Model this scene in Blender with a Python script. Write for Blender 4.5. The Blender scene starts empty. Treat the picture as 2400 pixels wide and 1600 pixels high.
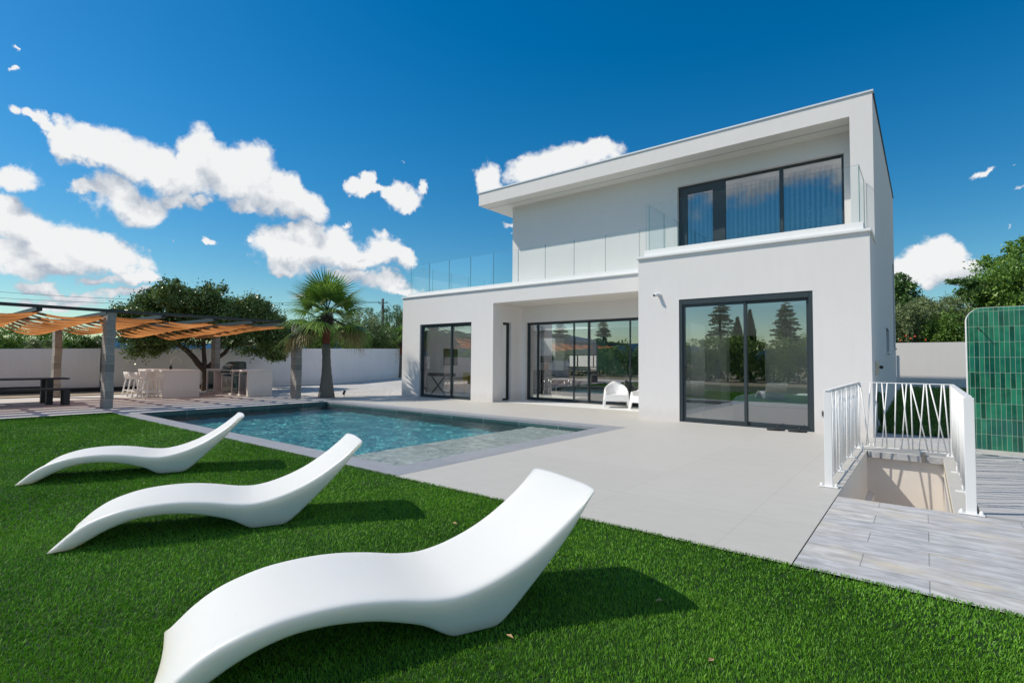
import bpy, bmesh, math, random
import numpy as np
from mathutils import Vector, Matrix
R = math.radians
scene = bpy.context.scene
COL = scene.collection
rng = np.random.RandomState(7)
random.seed(7)

# ------------------------------------------------------------------ camera
cam_d = bpy.data.cameras.new('camera')
cam = bpy.data.objects.new('camera', cam_d)
COL.objects.link(cam)
cam_d.sensor_width = 36.0
cam_d.lens = 36.0 * 1217.93 / 2400.0
cam_d.clip_start = 0.05
cam_d.clip_end = 5000.0
EYE = 1.3
cr, cu, cf = ((0.78326891, 0.6216397, 0.00734181), (0.0179298, -0.03439315, 0.99924753),
              (-0.62142445, 0.78254789, 0.03808496))
cam.matrix_world = Matrix(((cr[0], cu[0], -cf[0], 0.0), (cr[1], cu[1], -cf[1], 0.0),
                           (cr[2], cu[2], -cf[2], EYE), (0, 0, 0, 1)))
scene.camera = cam

# ------------------------------------------------------------------ light
scene.view_settings.view_transform = 'Standard'
scene.view_settings.look = 'None'
scene.view_settings.exposure = 0.06
scene.view_settings.gamma = 1.0
SUN_EL, SUN_ROT = math.atan2(1.0, math.hypot(.75, .528)), math.atan2(-.75, -.528)
sun_d = bpy.data.lights.new('sun', 'SUN')
sun_d.energy = 4.0
sun_d.angle = R(0.5)
sun_d.color = (1.0, 0.92, 0.79)
sun_d.cycles.is_caustics_light = True
sun = bpy.data.objects.new('sun', sun_d)
COL.objects.link(sun)
sun.rotation_euler = Vector((.75, .528, -1.0)).to_track_quat('-Z', 'Y').to_euler()
sun.location = (-20, -14, 30)


class NT:
    """small helper to wire shader nodes"""
    def __init__(self, tree):
        self.t = tree
    def n(self, typ, **kw):
        nd = self.t.nodes.new(typ)
        for k, v in kw.items():
            setattr(nd, k, v)
        return nd
    def l(self, a, b):
        self.t.links.new(a, b)
    def put(self, sock, v):
        if isinstance(v, bpy.types.NodeSocket):
            self.l(v, sock)
        else:
            sock.default_value = v
    def m(self, op, a, b=None, c=None, clamp=False):
        nd = self.n('ShaderNodeMath', operation=op, use_clamp=clamp)
        self.put(nd.inputs[0], a)
        if b is not None:
            self.put(nd.inputs[1], b)
        if c is not None:
            self.put(nd.inputs[2], c)
        return nd.outputs[0]
    def v(self, op, a, b=None):
        nd = self.n('ShaderNodeVectorMath', operation=op)
        self.put(nd.inputs[0], a)
        if b is not None:
            self.put(nd.inputs[3 if op == 'SCALE' else 1], b)
        return nd.outputs['Value'] if op in ('LENGTH', 'DOT_PRODUCT') else nd.outputs[0]
    def noise(self, vec, scale, detail=4.0, rough=0.5, dist=0.0):
        nd = self.n('ShaderNodeTexNoise')
        self.put(nd.inputs['Vector'], vec)
        nd.inputs['Scale'].default_value = scale
        nd.inputs['Detail'].default_value = detail
        nd.inputs['Roughness'].default_value = rough
        nd.inputs['Distortion'].default_value = dist
        return nd.outputs['Fac'], nd.outputs['Color']
    def mix(self, f, a, b, blend='MIX'):
        nd = self.n('ShaderNodeMix', data_type='RGBA', blend_type=blend)
        self.put(nd.inputs[0], f)
        self.put(nd.inputs[6], a)
        self.put(nd.inputs[7], b)
        return nd.outputs[2]
    def step(self, x, lo, hi, a=0.0, b=1.0):
        nd = self.n('ShaderNodeMapRange', interpolation_type='SMOOTHSTEP')
        self.put(nd.inputs[0], x)
        nd.inputs[1].default_value = lo
        nd.inputs[2].default_value = hi
        nd.inputs[3].default_value = a
        nd.inputs[4].default_value = b
        return nd.outputs[0]


# ------------------------------------------------------------------ sky with clouds
PUFFS = [(-1.4423,0.3334,3.135,0.0135,0.0105,0.6),(-1.4225,0.3281,2.745,0.0174,0.0089,0.7),(-1.4037,0.323,2.684,0.0181,0.01,0.8),(-1.3855,0.3084,1.022,0.0207,0.0186,1),(-1.3718,0.2939,3.023,0.0274,0.0207,1),(-1.3484,0.3056,3.075,0.0318,0.0251,1),(-1.3216,0.2994,3.069,0.0402,0.0321,1),(-1.2846,0.301,-3.094,0.0426,0.0372,1),(-1.2301,0.3295,1.374,0.031,0.0231,1),(-1.2452,0.2914,3.066,0.0626,0.0315,1),(-1.198,0.2999,3.026,0.0536,0.0394,1),(-1.1458,0.3107,2.918,0.0409,0.036,1),(-1.1269,0.2808,2.832,0.0662,0.0342,1),(-1.0802,0.2797,2.638,0.0526,0.0352,1),(-1.0436,0.2643,2.521,0.0378,0.0244,1),(-1.3567,0.244,-3.131,0.0252,0.0115,0.8),(-1.329,0.2473,-3.066,0.0335,0.0235,1),(-1.3014,0.2373,-2.913,0.0469,0.0246,1),(-1.2581,0.2558,2.917,0.0364,0.0159,0.8),(-1.228,0.2552,3.13,0.0202,0.0092,0.6),(-1.16,0.2573,3.111,0.0393,0.0166,0.8),(-1.4482,0.2515,-3.018,0.0273,0.0192,1),(-1.457,0.2569,1.352,0.0174,0.0125,1),(-1.4548,0.1921,1.218,0.032,0.0261,1),(-1.4325,0.1746,2.938,0.0411,0.0281,1),(-1.4017,0.1655,3.081,0.0513,0.031,1),(-1.3609,0.161,2.936,0.0516,0.03,1),(-1.3262,0.157,2.638,0.0375,0.026,1),(-1.4008,0.1388,-3.119,0.0562,0.0186,1),(-1.4445,0.1388,-3.094,0.0432,0.0238,1),(-1.3392,0.1205,3.137,0.0449,0.0098,0.8),(-1.2983,0.1291,3.03,0.033,0.0124,0.8),(-1.4227,0.1033,3.132,0.0314,0.0122,0.8),(-1.3836,0.0947,3.048,0.061,0.0127,0.7),(-1.3157,0.1029,-3.054,0.0503,0.01,0.7),(-1.4068,0.0801,-3.059,0.0865,0.0114,0.6),(-1.2564,0.1964,2.863,0.0116,0.0058,0.35),(-1.2036,0.1946,-3.106,0.0167,0.0066,0.6),(-1.1358,0.1932,-2.42,0.0096,0.0089,0.7),(-1.0997,0.1949,-2.965,0.0404,0.0296,1),(-1.0825,0.2133,-2.93,0.0215,0.0166,1),(-1.039,0.2117,-3.011,0.0388,0.0246,1),(-0.9998,0.2111,-3.028,0.0399,0.0249,1),(-1.0548,0.1819,-3.054,0.0764,0.0266,1),(-0.9804,0.1951,3.036,0.0799,0.0255,1),(-0.9222,0.2106,3.053,0.0355,0.0218,1),(-0.892,0.1924,2.888,0.0258,0.0202,1),(-1.0814,0.1627,-3.053,0.0338,0.0142,0.9),(-0.9755,0.2371,-2.937,0.0116,0.0095,0.7),(-0.9605,0.159,-3.084,0.0504,0.0158,0.8),(-0.9211,0.147,3.013,0.0512,0.0221,0.8),(-0.891,0.13,3.002,0.054,0.0152,0.8),(-1.0444,0.1172,-3.087,0.0475,0.0097,0.6),(-0.9673,0.3116,-2.938,0.0205,0.0157,1),(-0.9459,0.3201,-2.645,0.019,0.0173,1),(-0.9436,0.3016,-3.0,0.0237,0.0159,1),(-0.9159,0.3058,-3.024,0.018,0.0113,0.8),(-0.8877,0.3021,-3.021,0.0243,0.0171,1),(-0.8713,0.2937,-3.036,0.0265,0.0182,1),(-0.843,0.3126,1.255,0.0164,0.0153,0.8),(-0.8723,0.355,3.064,0.0182,0.0056,0.4),(-0.7183,0.3399,1.237,0.027,0.0265,1),(-0.7024,0.3274,-3.109,0.0216,0.0181,1),(-0.6403,0.3555,-3.013,0.0414,0.0238,1),(-0.5906,0.3659,3.115,0.0621,0.0279,1),(-0.5249,0.3733,-3.043,0.0606,0.0234,1),(-0.6812,0.2733,2.989,0.0281,0.0078,0.6),(-0.6893,0.253,2.83,0.0165,0.0071,0.5),(0.0336,0.1624,2.927,0.0347,0.0234,1),(0.0083,0.1494,2.958,0.0335,0.0224,1),(-0.0181,0.1358,2.945,0.0281,0.0213,1),(0.0517,0.1601,2.627,0.0208,0.0181,1),(0.0268,0.1314,3.025,0.0522,0.0222,1),(-0.0052,0.1198,3.05,0.0353,0.0114,0.8),(0.074,0.277,-3.044,0.0213,0.0067,0.6),(0.0966,0.2759,2.816,0.0091,0.0048,0.4),(0.1068,0.2419,-2.709,0.0149,0.0095,0.45),(-0.0026,0.33,2.781,0.0096,0.0058,0.22),(0.1079,0.1938,2.126,0.0108,0.0092,0.35),(0.0837,0.1965,2.689,0.0081,0.0065,0.2),(-1.4492,0.4018,2.283,0.0079,0.0041,0.55),(-1.4483,0.3782,-2.965,0.0082,0.0033,0.55)]
PUFFS += [(-2.80, .335, .12, .16, .050, 1), (-2.95, .345, -.1, .14, .055, 1), (-3.06, .335, .1, .10, .045, 1), (-2.72, .36, 0, .14, .06, 1)]   # a bank seen mirrored upstairs
PUFFS = [p if p[5] > .5 else p[:5] + (p[5] - .30,) for p in PUFFS]
SKY_STRENGTH = 0.112
def cloud_field(puffs):
    grp = bpy.data.node_groups.new('cloud_field', 'ShaderNodeTree')
    grp.interface.new_socket(name='P', in_out='INPUT', socket_type='NodeSocketVector')
    grp.interface.new_socket(name='F', in_out='OUTPUT', socket_type='NodeSocketFloat')
    g = NT(grp)
    gi = g.n('NodeGroupInput'); go = g.n('NodeGroupOutput')
    acc = None
    cur = gi.outputs[0]
    for pi_, (az, el, rot, sa, se, w) in enumerate(puffs):
        if pi_ and pi_ % 6 == 0:          # chains the puffs so that they are evaluated a few at a time
            cur = g.v('ADD', gi.outputs[0], g.v('SCALE', (1e-7, 1e-7, 0), acc))
        mp = g.n('ShaderNodeMapping', vector_type='TEXTURE')
        g.l(cur, mp.inputs['Vector'])
        mp.inputs['Location'].default_value = (az, el, 0)
        mp.inputs['Rotation'].default_value = (0, 0, rot)
        mp.inputs['Scale'].default_value = (sa, se, 1)
        ln = g.v('LENGTH', mp.outputs[0])
        val = g.m('MULTIPLY_ADD', ln, -1.0, w)
        acc = val if acc is None else g.m('SMOOTH_MAX', acc, val, 0.12)
    # broken cloud behind the photographer, seen only in the window panes
    sp = g.n('ShaderNodeSeparateXYZ'); g.l(gi.outputs[0], sp.inputs[0])
    nb, _ = g.noise(gi.outputs[0], 2.6, 3.0, 0.5)
    back = g.m('MULTIPLY', g.m('SUBTRACT', nb, 0.545), 3.4)
    outside = g.m('MAXIMUM', g.step(sp.outputs[0], 0.35, 0.6), g.step(sp.outputs[0], -1.75, -2.0))
    back = g.m('SUBTRACT', back, g.m('MULTIPLY', g.m('SUBTRACT', 1.0, outside), 3.0))
    acc = g.m('MAXIMUM', acc, back)
    g.l(acc, go.inputs[0])
    return grp

world = bpy.data.worlds.new('World')
scene.world = world
world.use_nodes = True
world.node_tree.nodes.clear()
w = NT(world.node_tree)
tc = w.n('ShaderNodeTexCoord')
D = tc.outputs['Generated']
sx = w.n('ShaderNodeSeparateXYZ'); w.l(D, sx.inputs[0])
az = w.m('ARCTAN2', sx.outputs[0], sx.outputs[1])
el = w.m('ARCSINE', sx.outputs[2])
cmb = w.n('ShaderNodeCombineXYZ'); w.l(az, cmb.inputs[0]); w.l(el, cmb.inputs[1])
_, c1 = w.noise(D, 9.0, 5.0, 0.55)
_, c2 = w.noise(D, 34.0, 5.0, 0.6)
off = w.v('ADD', w.v('SCALE', w.v('SUBTRACT', c1, (.5, .5, .5)), 0.085),
          w.v('SCALE', w.v('SUBTRACT', c2, (.5, .5, .5)), 0.034))
P = w.v('ADD', cmb.outputs[0], off)
g1 = w.n('ShaderNodeGroup'); g1.node_tree = cloud_field(PUFFS); w.l(P, g1.inputs[0])
P2 = w.v('ADD', w.v('ADD', P, (-0.018, 0.046, 0)), w.v('SCALE', (1e-7, 1e-7, 0), g1.outputs[0]))
g2 = w.n('ShaderNodeGroup'); g2.node_tree = cloud_field([p for p in PUFFS if p[5] > .6]); w.l(P2, g2.inputs[0])
fb, _ = w.noise(D, 20.0, 7.0, 0.62)
fb2, _ = w.noise(w.v('ADD', D, (-0.006, 0.0, 0.012)), 20.0, 5.0, 0.62)
F = w.m('ADD', w.m('MULTIPLY_ADD', w.m('SUBTRACT', fb, 0.5), 1.25, g1.outputs[0]), 0.17)
alpha = w.step(F, -0.06, 0.46)
# light falls from above: thick cloud overhead makes grey undersides
slope = w.m('SUBTRACT', g2.outputs[0], g1.outputs[0])
relief = w.m('MULTIPLY', w.m('SUBTRACT', fb, fb2), 1.9)
body = w.m('MULTIPLY', w.step(g1.outputs[0], 0.25, 0.95), -0.22)
lum = w.m('ADD', w.m('ADD', w.m('MULTIPLY_ADD', slope, -0.95, 0.70), body), relief, clamp=True)
ccol = w.mix(lum, (3.7, 4.2, 4.95, 1), (7.6, 7.7, 7.75, 1))
sky = w.n('ShaderNodeTexSky', sky_type='NISHITA')
sky.sun_disc = False
sky.sun_elevation = SUN_EL
sky.sun_rotation = SUN_ROT % (2 * math.pi)
sky.altitude = 100
sky.air_density = 1.0
sky.dust_density = 0.3
sky.ozone_density = 3.0
hs = w.n('ShaderNodeHueSaturation')
hs.inputs['Saturation'].default_value = 1.45
hs.inputs['Value'].default_value = 1.0
w.l(sky.outputs[0], hs.inputs['Color'])
skyc = w.mix(1.0, hs.outputs[0], w.mix(w.step(el, 0.0, 0.42), (0.92, 0.98, 0.84, 1), (0.95, 1.10, 1.00, 1)), 'MULTIPLY')   # clear polarised blue
alpha = w.m('MULTIPLY', alpha, w.step(w.m('SUBTRACT', el, w.m('MULTIPLY', w.step(sx.outputs[1], 0.0, -0.3), 0.22)), 0.0, 0.05))
full = w.mix(alpha, skyc, ccol)
bg = w.n('ShaderNodeBackground'); w.l(full, bg.inputs[0])
bg.inputs[1].default_value = SKY_STRENGTH
wo = w.n('ShaderNodeOutputWorld'); w.l(bg.outputs[0], wo.inputs[0])
world.cycles.sampling_method = 'MANUAL'
world.cycles.sample_map_resolution = 512

scene.cycles.max_bounces = 10
scene.cycles.diffuse_bounces = 7
scene.cycles.glossy_bounces = 5
scene.cycles.transmission_bounces = 8
scene.cycles.transparent_max_bounces = 24
scene.cycles.caustics_reflective = False
scene.cycles.caustics_refractive = True
scene.cycles.sample_clamp_indirect = 8.0
scene.cycles.use_denoising = True

# ------------------------------------------------------------------ materials
def new_mat(name):
    m = bpy.data.materials.new(name)
    m.use_nodes = True
    m.node_tree.nodes.clear()
    k = NT(m.node_tree)
    out = k.n('ShaderNodeOutputMaterial')
    return m, k, out

def pbsdf(k, out, col, rough=0.6, metal=0.0, spec=0.5, coat=0.0):
    b = k.n('ShaderNodeBsdfPrincipled')
    k.put(b.inputs['Base Color'], col)
    k.put(b.inputs['Roughness'], rough)
    b.inputs['Metallic'].default_value = metal
    b.inputs['Specular IOR Level'].default_value = spec
    b.inputs['Coat Weight'].default_value = coat
    if out is not None:
        k.l(b.outputs[0], out.inputs[0])
    return b

def bump(k, b, h, strength=0.2, dist=0.01):
    nd = k.n('ShaderNodeBump')
    nd.inputs['Strength'].default_value = strength
    nd.inputs['Distance'].default_value = dist
    k.l(h, nd.inputs['Height'])
    k.l(nd.outputs[0], b.inputs['Normal'])

def c4(c, s=1.0):
    return (c[0] * s, c[1] * s, c[2] * s, 1.0)

def simple(name, col, rough=0.6, metal=0.0, spec=0.5, var=0.08, nscale=6.0, bscale=60.0, bstr=0.06, coat=0.0, stretch=None):
    m, k, out = new_mat(name)
    t = k.n('ShaderNodeTexCoord').outputs['Object']
    if stretch:
        t = k.v('MULTIPLY', t, stretch)
    f, _ = k.noise(t, nscale, 5.0, 0.6)
    colr = k.mix(f, c4(col, 1 - var), c4(col, 1 + var))
    b = pbsdf(k, out, colr, rough, metal, spec, coat)
    if bstr > 0:
        h, _ = k.noise(t, bscale, 4.0, 0.6)
        bump(k, b, h, bstr, 0.01)
    return m

M = {}
def plaster(name, col, streak=0.05):
    m, k, out = new_mat(name)
    t = k.n('ShaderNodeTexCoord').outputs['Object']
    f1, _ = k.noise(t, 0.9, 4.0, 0.55)
    f2, _ = k.noise(k.v('MULTIPLY', t, (5.0, 5.0, 0.6)), 1.6, 5.0, 0.6)
    f3, _ = k.noise(t, 40.0, 3.0, 0.6)
    s = k.m('ADD', k.m('ADD', k.m('MULTIPLY', f1, 0.5), k.m('MULTIPLY', f2, 0.35)), k.m('MULTIPLY', f3, 0.15))
    c = k.mix(k.step(s, 0.3, 0.7), c4(col, 1 - streak), c4(col, 1 + streak * 0.5))
    zz = k.n('ShaderNodeSeparateXYZ'); k.l(t, zz.inputs[0])
    spl = k.m('MULTIPLY', k.step(k.m('SUBTRACT', zz.outputs[2], k.m('MULTIPLY', f2, 0.45)), 0.14, -0.14), 0.35)       # splash dirt at the foot
    f4, _ = k.noise(k.v('MULTIPLY', t, (9.0, 9.0, 0.25)), 1.0, 3.0, 0.6)
    run = k.m('MULTIPLY', k.step(f4, 0.60, 0.78), 0.10)                                                            # rain runs
    c = k.mix(k.m('MAXIMUM', spl, run), c, (col[0] * .74, col[1] * .70, col[2] * .64, 1))
    b = pbsdf(k, out, c, 0.85, 0, 0.25)
    h, _ = k.noise(t, 130.0, 4.0, 0.65)
    bump(k, b, h, 0.22, 0.004)
    return m

M['render'] = plaster('white_render', (0.79, 0.76, 0.75), 0.025)
M['soffit'] = plaster('soffit_render', (0.78, 0.755, 0.70), 0.02)
M['garden_wall'] = plaster('garden_wall_render', (0.78, 0.735, 0.73), 0.06)
M['room'] = simple('room_paint', (0.88, 0.88, 0.86), 0.8, var=0.02, bstr=0.0)
M['coping'] = plaster('white_coping', (0.84, 0.84, 0.84), 0.03)
M['trim_metal'] = simple('pale_trim_metal', (0.75, 0.78, 0.82), 0.35, 0.2, var=0.02, bstr=0)
M['frame'] = simple('anthracite_aluminium', (0.035, 0.048, 0.055), 0.38, 0.0, 0.5, var=0.05, bstr=0.0)
M['black'] = simple('black_metal', (0.012, 0.013, 0.015), 0.4, var=0.1, bstr=0.0)
M['pit'] = plaster('pit_render', (0.84, 0.80, 0.76), 0.07)
M['plastic'] = simple('white_polyethylene', (0.72, 0.715, 0.69), 0.42, 0, 0.45, var=0.012, nscale=3, bscale=200, bstr=0.03)
def _yellow(m):
    k = NT(m.node_tree); b = [n for n in m.node_tree.nodes if n.type == 'BSDF_PRINCIPLED'][0]
    src = b.inputs['Base Color'].links[0].from_socket
    t = k.n('ShaderNodeTexCoord').outputs['Object']; sp_ = k.n('ShaderNodeSeparateXYZ'); k.l(t, sp_.inputs[0])
    f, _ = k.noise(t, 5.0, 4.0, 0.6); f2, _ = k.noise(t, 55.0, 2.0, 0.5)
    a = k.m('MULTIPLY', k.step(k.m('ADD', sp_.outputs[2], k.m('MULTIPLY', f, 0.08)), 0.115, 0.03), 0.55)
    c = k.mix(a, src, (0.66, 0.58, 0.34, 1))
    c = k.mix(k.step(f2, 0.72, 0.76, 0, 0.35), c, (0.42, 0.38, 0.3, 1))
    k.l(c, b.inputs['Base Color'])
_yellow(M['plastic'])
_b = [n for n in M['plastic'].node_tree.nodes if n.type == 'BSDF_PRINCIPLED'][0]
_b.inputs['Subsurface Weight'].default_value = 0.55; _b.inputs['Subsurface Radius'].default_value = (0.16, 0.15, 0.13); _b.inputs['Subsurface Scale'].default_value = 1.0
M['chairplastic'] = simple('white_chair_plastic', (0.84, 0.84, 0.84), 0.4, var=0.01, bstr=0.0)
M['rail'] = simple('white_painted_steel', (0.82, 0.82, 0.82), 0.35, var=0.02, bstr=0.0)
M['steel'] = simple('stainless_steel', (0.55, 0.55, 0.54), 0.22, 1.0, var=0.06, bstr=0.02, stretch=(1, 1, 12))
M['chrome'] = simple('chrome', (0.8, 0.8, 0.8), 0.08, 1.0, var=0.0, bstr=0.0)
M['darkglass'] = simple('dark_appliance_glass', (0.02, 0.05, 0.05), 0.08, var=0.0, bstr=0.0, coat=0.5)
M['grill_lid'] = simple('enamel_lid', (0.02, 0.045, 0.045), 0.25, var=0.05, bstr=0.0, coat=0.3)
M['darkwood'] = simple('black_stained_timber', (0.022, 0.026, 0.03), 0.55, var=0.25, nscale=3, bscale=20, bstr=0.1, stretch=(8, 1, 8))
M['beam'] = simple('dark_green_steel_beam', (0.02, 0.032, 0.036), 0.45, var=0.1, bstr=0.0)
M['teal'] = simple('dark_teal_lacquer', (0.02, 0.055, 0.05), 0.3, var=0.05, bstr=0.0)
M['marble'] = simple('black_stone', (0.015, 0.015, 0.016), 0.2, var=0.4, nscale=5, bstr=0.0)
M['sofa'] = simple('beige_upholstery', (0.52, 0.46, 0.36), 0.9, var=0.06, bscale=150, bstr=0.15)
M['cushion'] = simple('black_cushion_cloth', (0.015, 0.016, 0.018), 0.9, var=0.2, bscale=150, bstr=0.15)
M['duvet'] = simple('pale_blue_duvet', (0.55, 0.66, 0.72), 0.9, var=0.05, bscale=12, bstr=0.35)
M['bedbase'] = simple('mauve_grey_bed_base', (0.38, 0.35, 0.35), 0.85, var=0.04, bscale=120, bstr=0.1)
M['lacquer'] = simple('white_lacquer', (0.82, 0.82, 0.80), 0.4, var=0.02, bstr=0.0)
M['yellow'] = simple('yellow_plastic', (0.65, 0.5, 0.04), 0.5, var=0.05, bstr=0.0)
M['orange'] = simple('orange_glaze', (0.65, 0.18, 0.03), 0.35, var=0.08, bstr=0.0)
M['blind'] = simple('blind_fabric', (0.84, 0.86, 0.86), 0.8, var=0.03, bstr=0.0)
M['hose'] = simple('green_garden_hose', (0.03, 0.10, 0.02), 0.5, var=0.15, bstr=0.0)
M['rubber'] = simple('dark_rubber', (0.03, 0.03, 0.032), 0.7, var=0.2, bstr=0.05)
M['bark'] = simple('brown_bark', (0.07, 0.052, 0.04), 0.9, var=0.35, nscale=9, bscale=14, bstr=0.7, stretch=(1, 1, 0.35))
M['litter'] = simple('dry_leaf', (0.42, 0.28, 0.14), 0.8, var=0.3, bstr=0.0)
M['pole_wood'] = simple('grey_pole_timber', (0.10, 0.095, 0.09), 0.9, var=0.2, bscale=20, bstr=0.3, stretch=(6, 6, 1))
M['beigebox'] = simple('beige_box_plastic', (0.55, 0.52, 0.42), 0.6, var=0.03, bstr=0.0)
M['soil'] = simple('sandy_soil', (0.42, 0.33, 0.22), 0.95, var=0.25, nscale=3, bscale=30, bstr=0.6)
M['darkstrip'] = simple('dark_strip', (0.03, 0.03, 0.03), 0.9, var=0.2, bstr=0.1)
M['hill'] = simple('haze_tinted_hill', (0.035, 0.10, 0.19), 1.0, 0, 0.0, var=0.55, nscale=0.035, bstr=0.0)  # blue of the distant haze is put into the hill colour
M['earth'] = simple('dry_earth', (0.22, 0.2, 0.13), 0.95, var=0.3, nscale=0.3, bscale=5, bstr=0.4)

def glass_mat(name, tint, boost=1.0, extra=0.0, rough=0.0, wav=0.0):
    """thin pane: sees through, mirrors by Fresnel"""
    m, k, out = new_mat(name)
    tr = k.n('ShaderNodeBsdfTransparent'); tr.inputs[0].default_value = c4(tint)
    gl = k.n('ShaderNodeBsdfGlossy'); gl.inputs[0].default_value = (1, 1, 1, 1); gl.inputs['Roughness'].default_value = rough
    fr = k.n('ShaderNodeFresnel'); fr.inputs[0].default_value = 1.5
    if wav > 0:
        t = k.n('ShaderNodeTexCoord').outputs['Object']
        h, _ = k.noise(t, 0.9, 1.0, 0.4)
        bn = k.n('ShaderNodeBump'); bn.inputs['Strength'].default_value = wav; bn.inputs['Distance'].default_value = 0.02
        k.l(h, bn.inputs['Height']); k.l(bn.outputs[0], gl.inputs['Normal'])
    f = k.m('MULTIPLY_ADD', fr.outputs[0], boost, extra, clamp=True)
    ms = k.n('ShaderNodeMixShader'); k.l(f, ms.inputs[0]); k.l(tr.outputs[0], ms.inputs[1]); k.l(gl.outputs[0], ms.inputs[2])
    k.l(ms.outputs[0], out.inputs[0])
    return m
M['pane'] = glass_mat('window_glass', (0.93, 0.97, 0.95), 1.6, 0.27, 0.0, 0.03)
M['pane_blue'] = glass_mat('upper_window_glass', (0.72, 0.88, 0.95), 1.6, 0.22, 0.0, 0.03)
M['balustrade'] = glass_mat('balustrade_glass', (0.965, 0.99, 0.99), 0.12, 0.0)
M['glass_edge'] = simple('green_glass_edge', (0.06, 0.2, 0.22), 0.15, var=0.0, bstr=0.0)

# terrace tiles
def tile_floor(name, c1_, c2_, mortar, bw, rh, ms, offs=0.5, streak=None, rough=0.55, contrast=1.0, bumpd=0.3, rot=False, warm=None):
    m, k, out = new_mat(name)
    t = k.n('ShaderNodeTexCoord').outputs['Object']
    if rot:
        mp = k.n('ShaderNodeMapping'); mp.inputs['Rotation'].default_value = (0, 0, R(90)); k.l(t, mp.inputs[0]); t = mp.outputs[0]
    br = k.n('ShaderNodeTexBrick'); br.offset = offs; br.offset_frequency = 2; br.squash = 1.0
    k.l(t, br.inputs['Vector'])
    br.inputs['Color1'].default_value = c4(c1_); br.inputs['Color2'].default_value = c4(c2_); br.inputs['Mortar'].default_value = c4(mortar)
    br.inputs['Scale'].default_value = 1.0; br.inputs['Mortar Size'].default_value = ms; br.inputs['Mortar Smooth'].default_value = 0.2
    br.inputs['Bias'].default_value = 0.0; br.inputs['Brick Width'].default_value = bw; br.inputs['Row Height'].default_value = rh
    ts = k.v('MULTIPLY', t, streak if streak else (1, 1, 1))
    f, _ = k.noise(ts, 3.2, 7.0, 0.65, 0.4)
    f2, _ = k.noise(t, 1.1, 3.0, 0.5)
    c = k.mix(1.0, br.outputs[0], k.mix(k.step(f, 0.28, 0.72), c4((1 - .13 * contrast,) * 3), c4((1 + .07 * contrast,) * 3)), 'MULTIPLY')
    c = k.mix(k.m('MULTIPLY', k.step(f2, 0.3, 0.7), 0.12 * contrast), c, c4((0.55, 0.5, 0.45)))
    if warm:
        f3, _ = k.noise(k.v('MULTIPLY', t, (1.0, 2.2, 1)), 1.7, 4.0, 0.6)
        c = k.mix(k.step(f3, 0.54, 0.72, 0.0, 0.6), c, c4(warm))
    b = pbsdf(k, out, c, rough, 0, 0.35)
    h = k.m('ADD', k.m('MULTIPLY', br.outputs['Fac'], -1.0), k.m('MULTIPLY', f, 0.35))
    bump(k, b, h, bumpd, 0.004)
    return m
M['terrace'] = tile_floor('beige_terrace_tile', (0.475, 0.46, 0.43), (0.495, 0.48, 0.45), (0.38, 0.365, 0.335), 1.2, 1.2, 0.0026, 0.0, (1, 3, 1), 0.6, 0.28, 0.12)
M['stone'] = tile_floor('blue_grey_stone_planks', (0.45, 0.46, 0.485), (0.53, 0.525, 0.51), (0.27, 0.27, 0.27), 0.95, 0.29, 0.003, 0.37, (1.4, 4, 1), 0.6, 2.6, 1.3, warm=(0.60, 0.52, 0.38))
M['deck_tile'] = tile_floor('pale_pergola_paving', (0.58, 0.565, 0.55), (0.62, 0.61, 0.59), (0.4, 0.39, 0.38), 1.2, 0.6, 0.004, 0.5, (1, 4, 1), 0.65, 1.0, 0.2, rot=True)
M['pool_coping'] = tile_floor('grey_coping_stone', (0.27, 0.285, 0.32), (0.30, 0.315, 0.345), (0.2, 0.21, 0.23), 1.2, 1.2, 0.003, 0.0, (2, 2, 1), 0.55, 0.7, 0.2)
M['pool_tile'] = tile_floor('depth_tinted_pool_tile', (0.17, 0.68, 0.72), (0.23, 0.75, 0.78), (0.12, 0.52, 0.56), 0.6, 0.6, 0.004, 0.0, (1, 1, 1), 0.5, 0.8, 0.2)  # tint of light through deep water is put into the tile colour
M['shelf_tile'] = tile_floor('pool_shelf_tile', (0.66, 0.66, 0.63), (0.74, 0.73, 0.70), (0.55, 0.56, 0.54), 0.6, 0.6, 0.004, 0.0, (2, 3, 1), 0.5, 2.4, 0.3)

def pool_wall():
    m, k, out = new_mat('pool_wall_slate')
    t = k.n('ShaderNodeTexCoord').outputs['Object']
    s = k.n('ShaderNodeSeparateXYZ'); k.l(t, s.inputs[0])
    cb = k.n('ShaderNodeCombineXYZ'); k.l(k.m('ADD', s.outputs[0], s.outputs[1]), cb.inputs[0]); k.l(s.outputs[2], cb.inputs[1])
    br = k.n('ShaderNodeTexBrick'); br.offset = 0.0
    k.l(cb.outputs[0], br.inputs['Vector'])
    br.inputs['Color1'].default_value = (0.035, 0.085, 0.085, 1); br.inputs['Color2'].default_value = (0.06, 0.13, 0.13, 1); br.inputs['Mortar'].default_value = (0.3, 0.36, 0.36, 1)
    br.inputs['Scale'].default_value = 1.0; br.inputs['Mortar Size'].default_value = 0.006; br.inputs['Brick Width'].default_value = 1.05; br.inputs['Row Height'].default_value = 0.6
    pbsdf(k, out, br.outputs[0], 0.35)
    return m
M['pool_wall'] = pool_wall()

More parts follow.
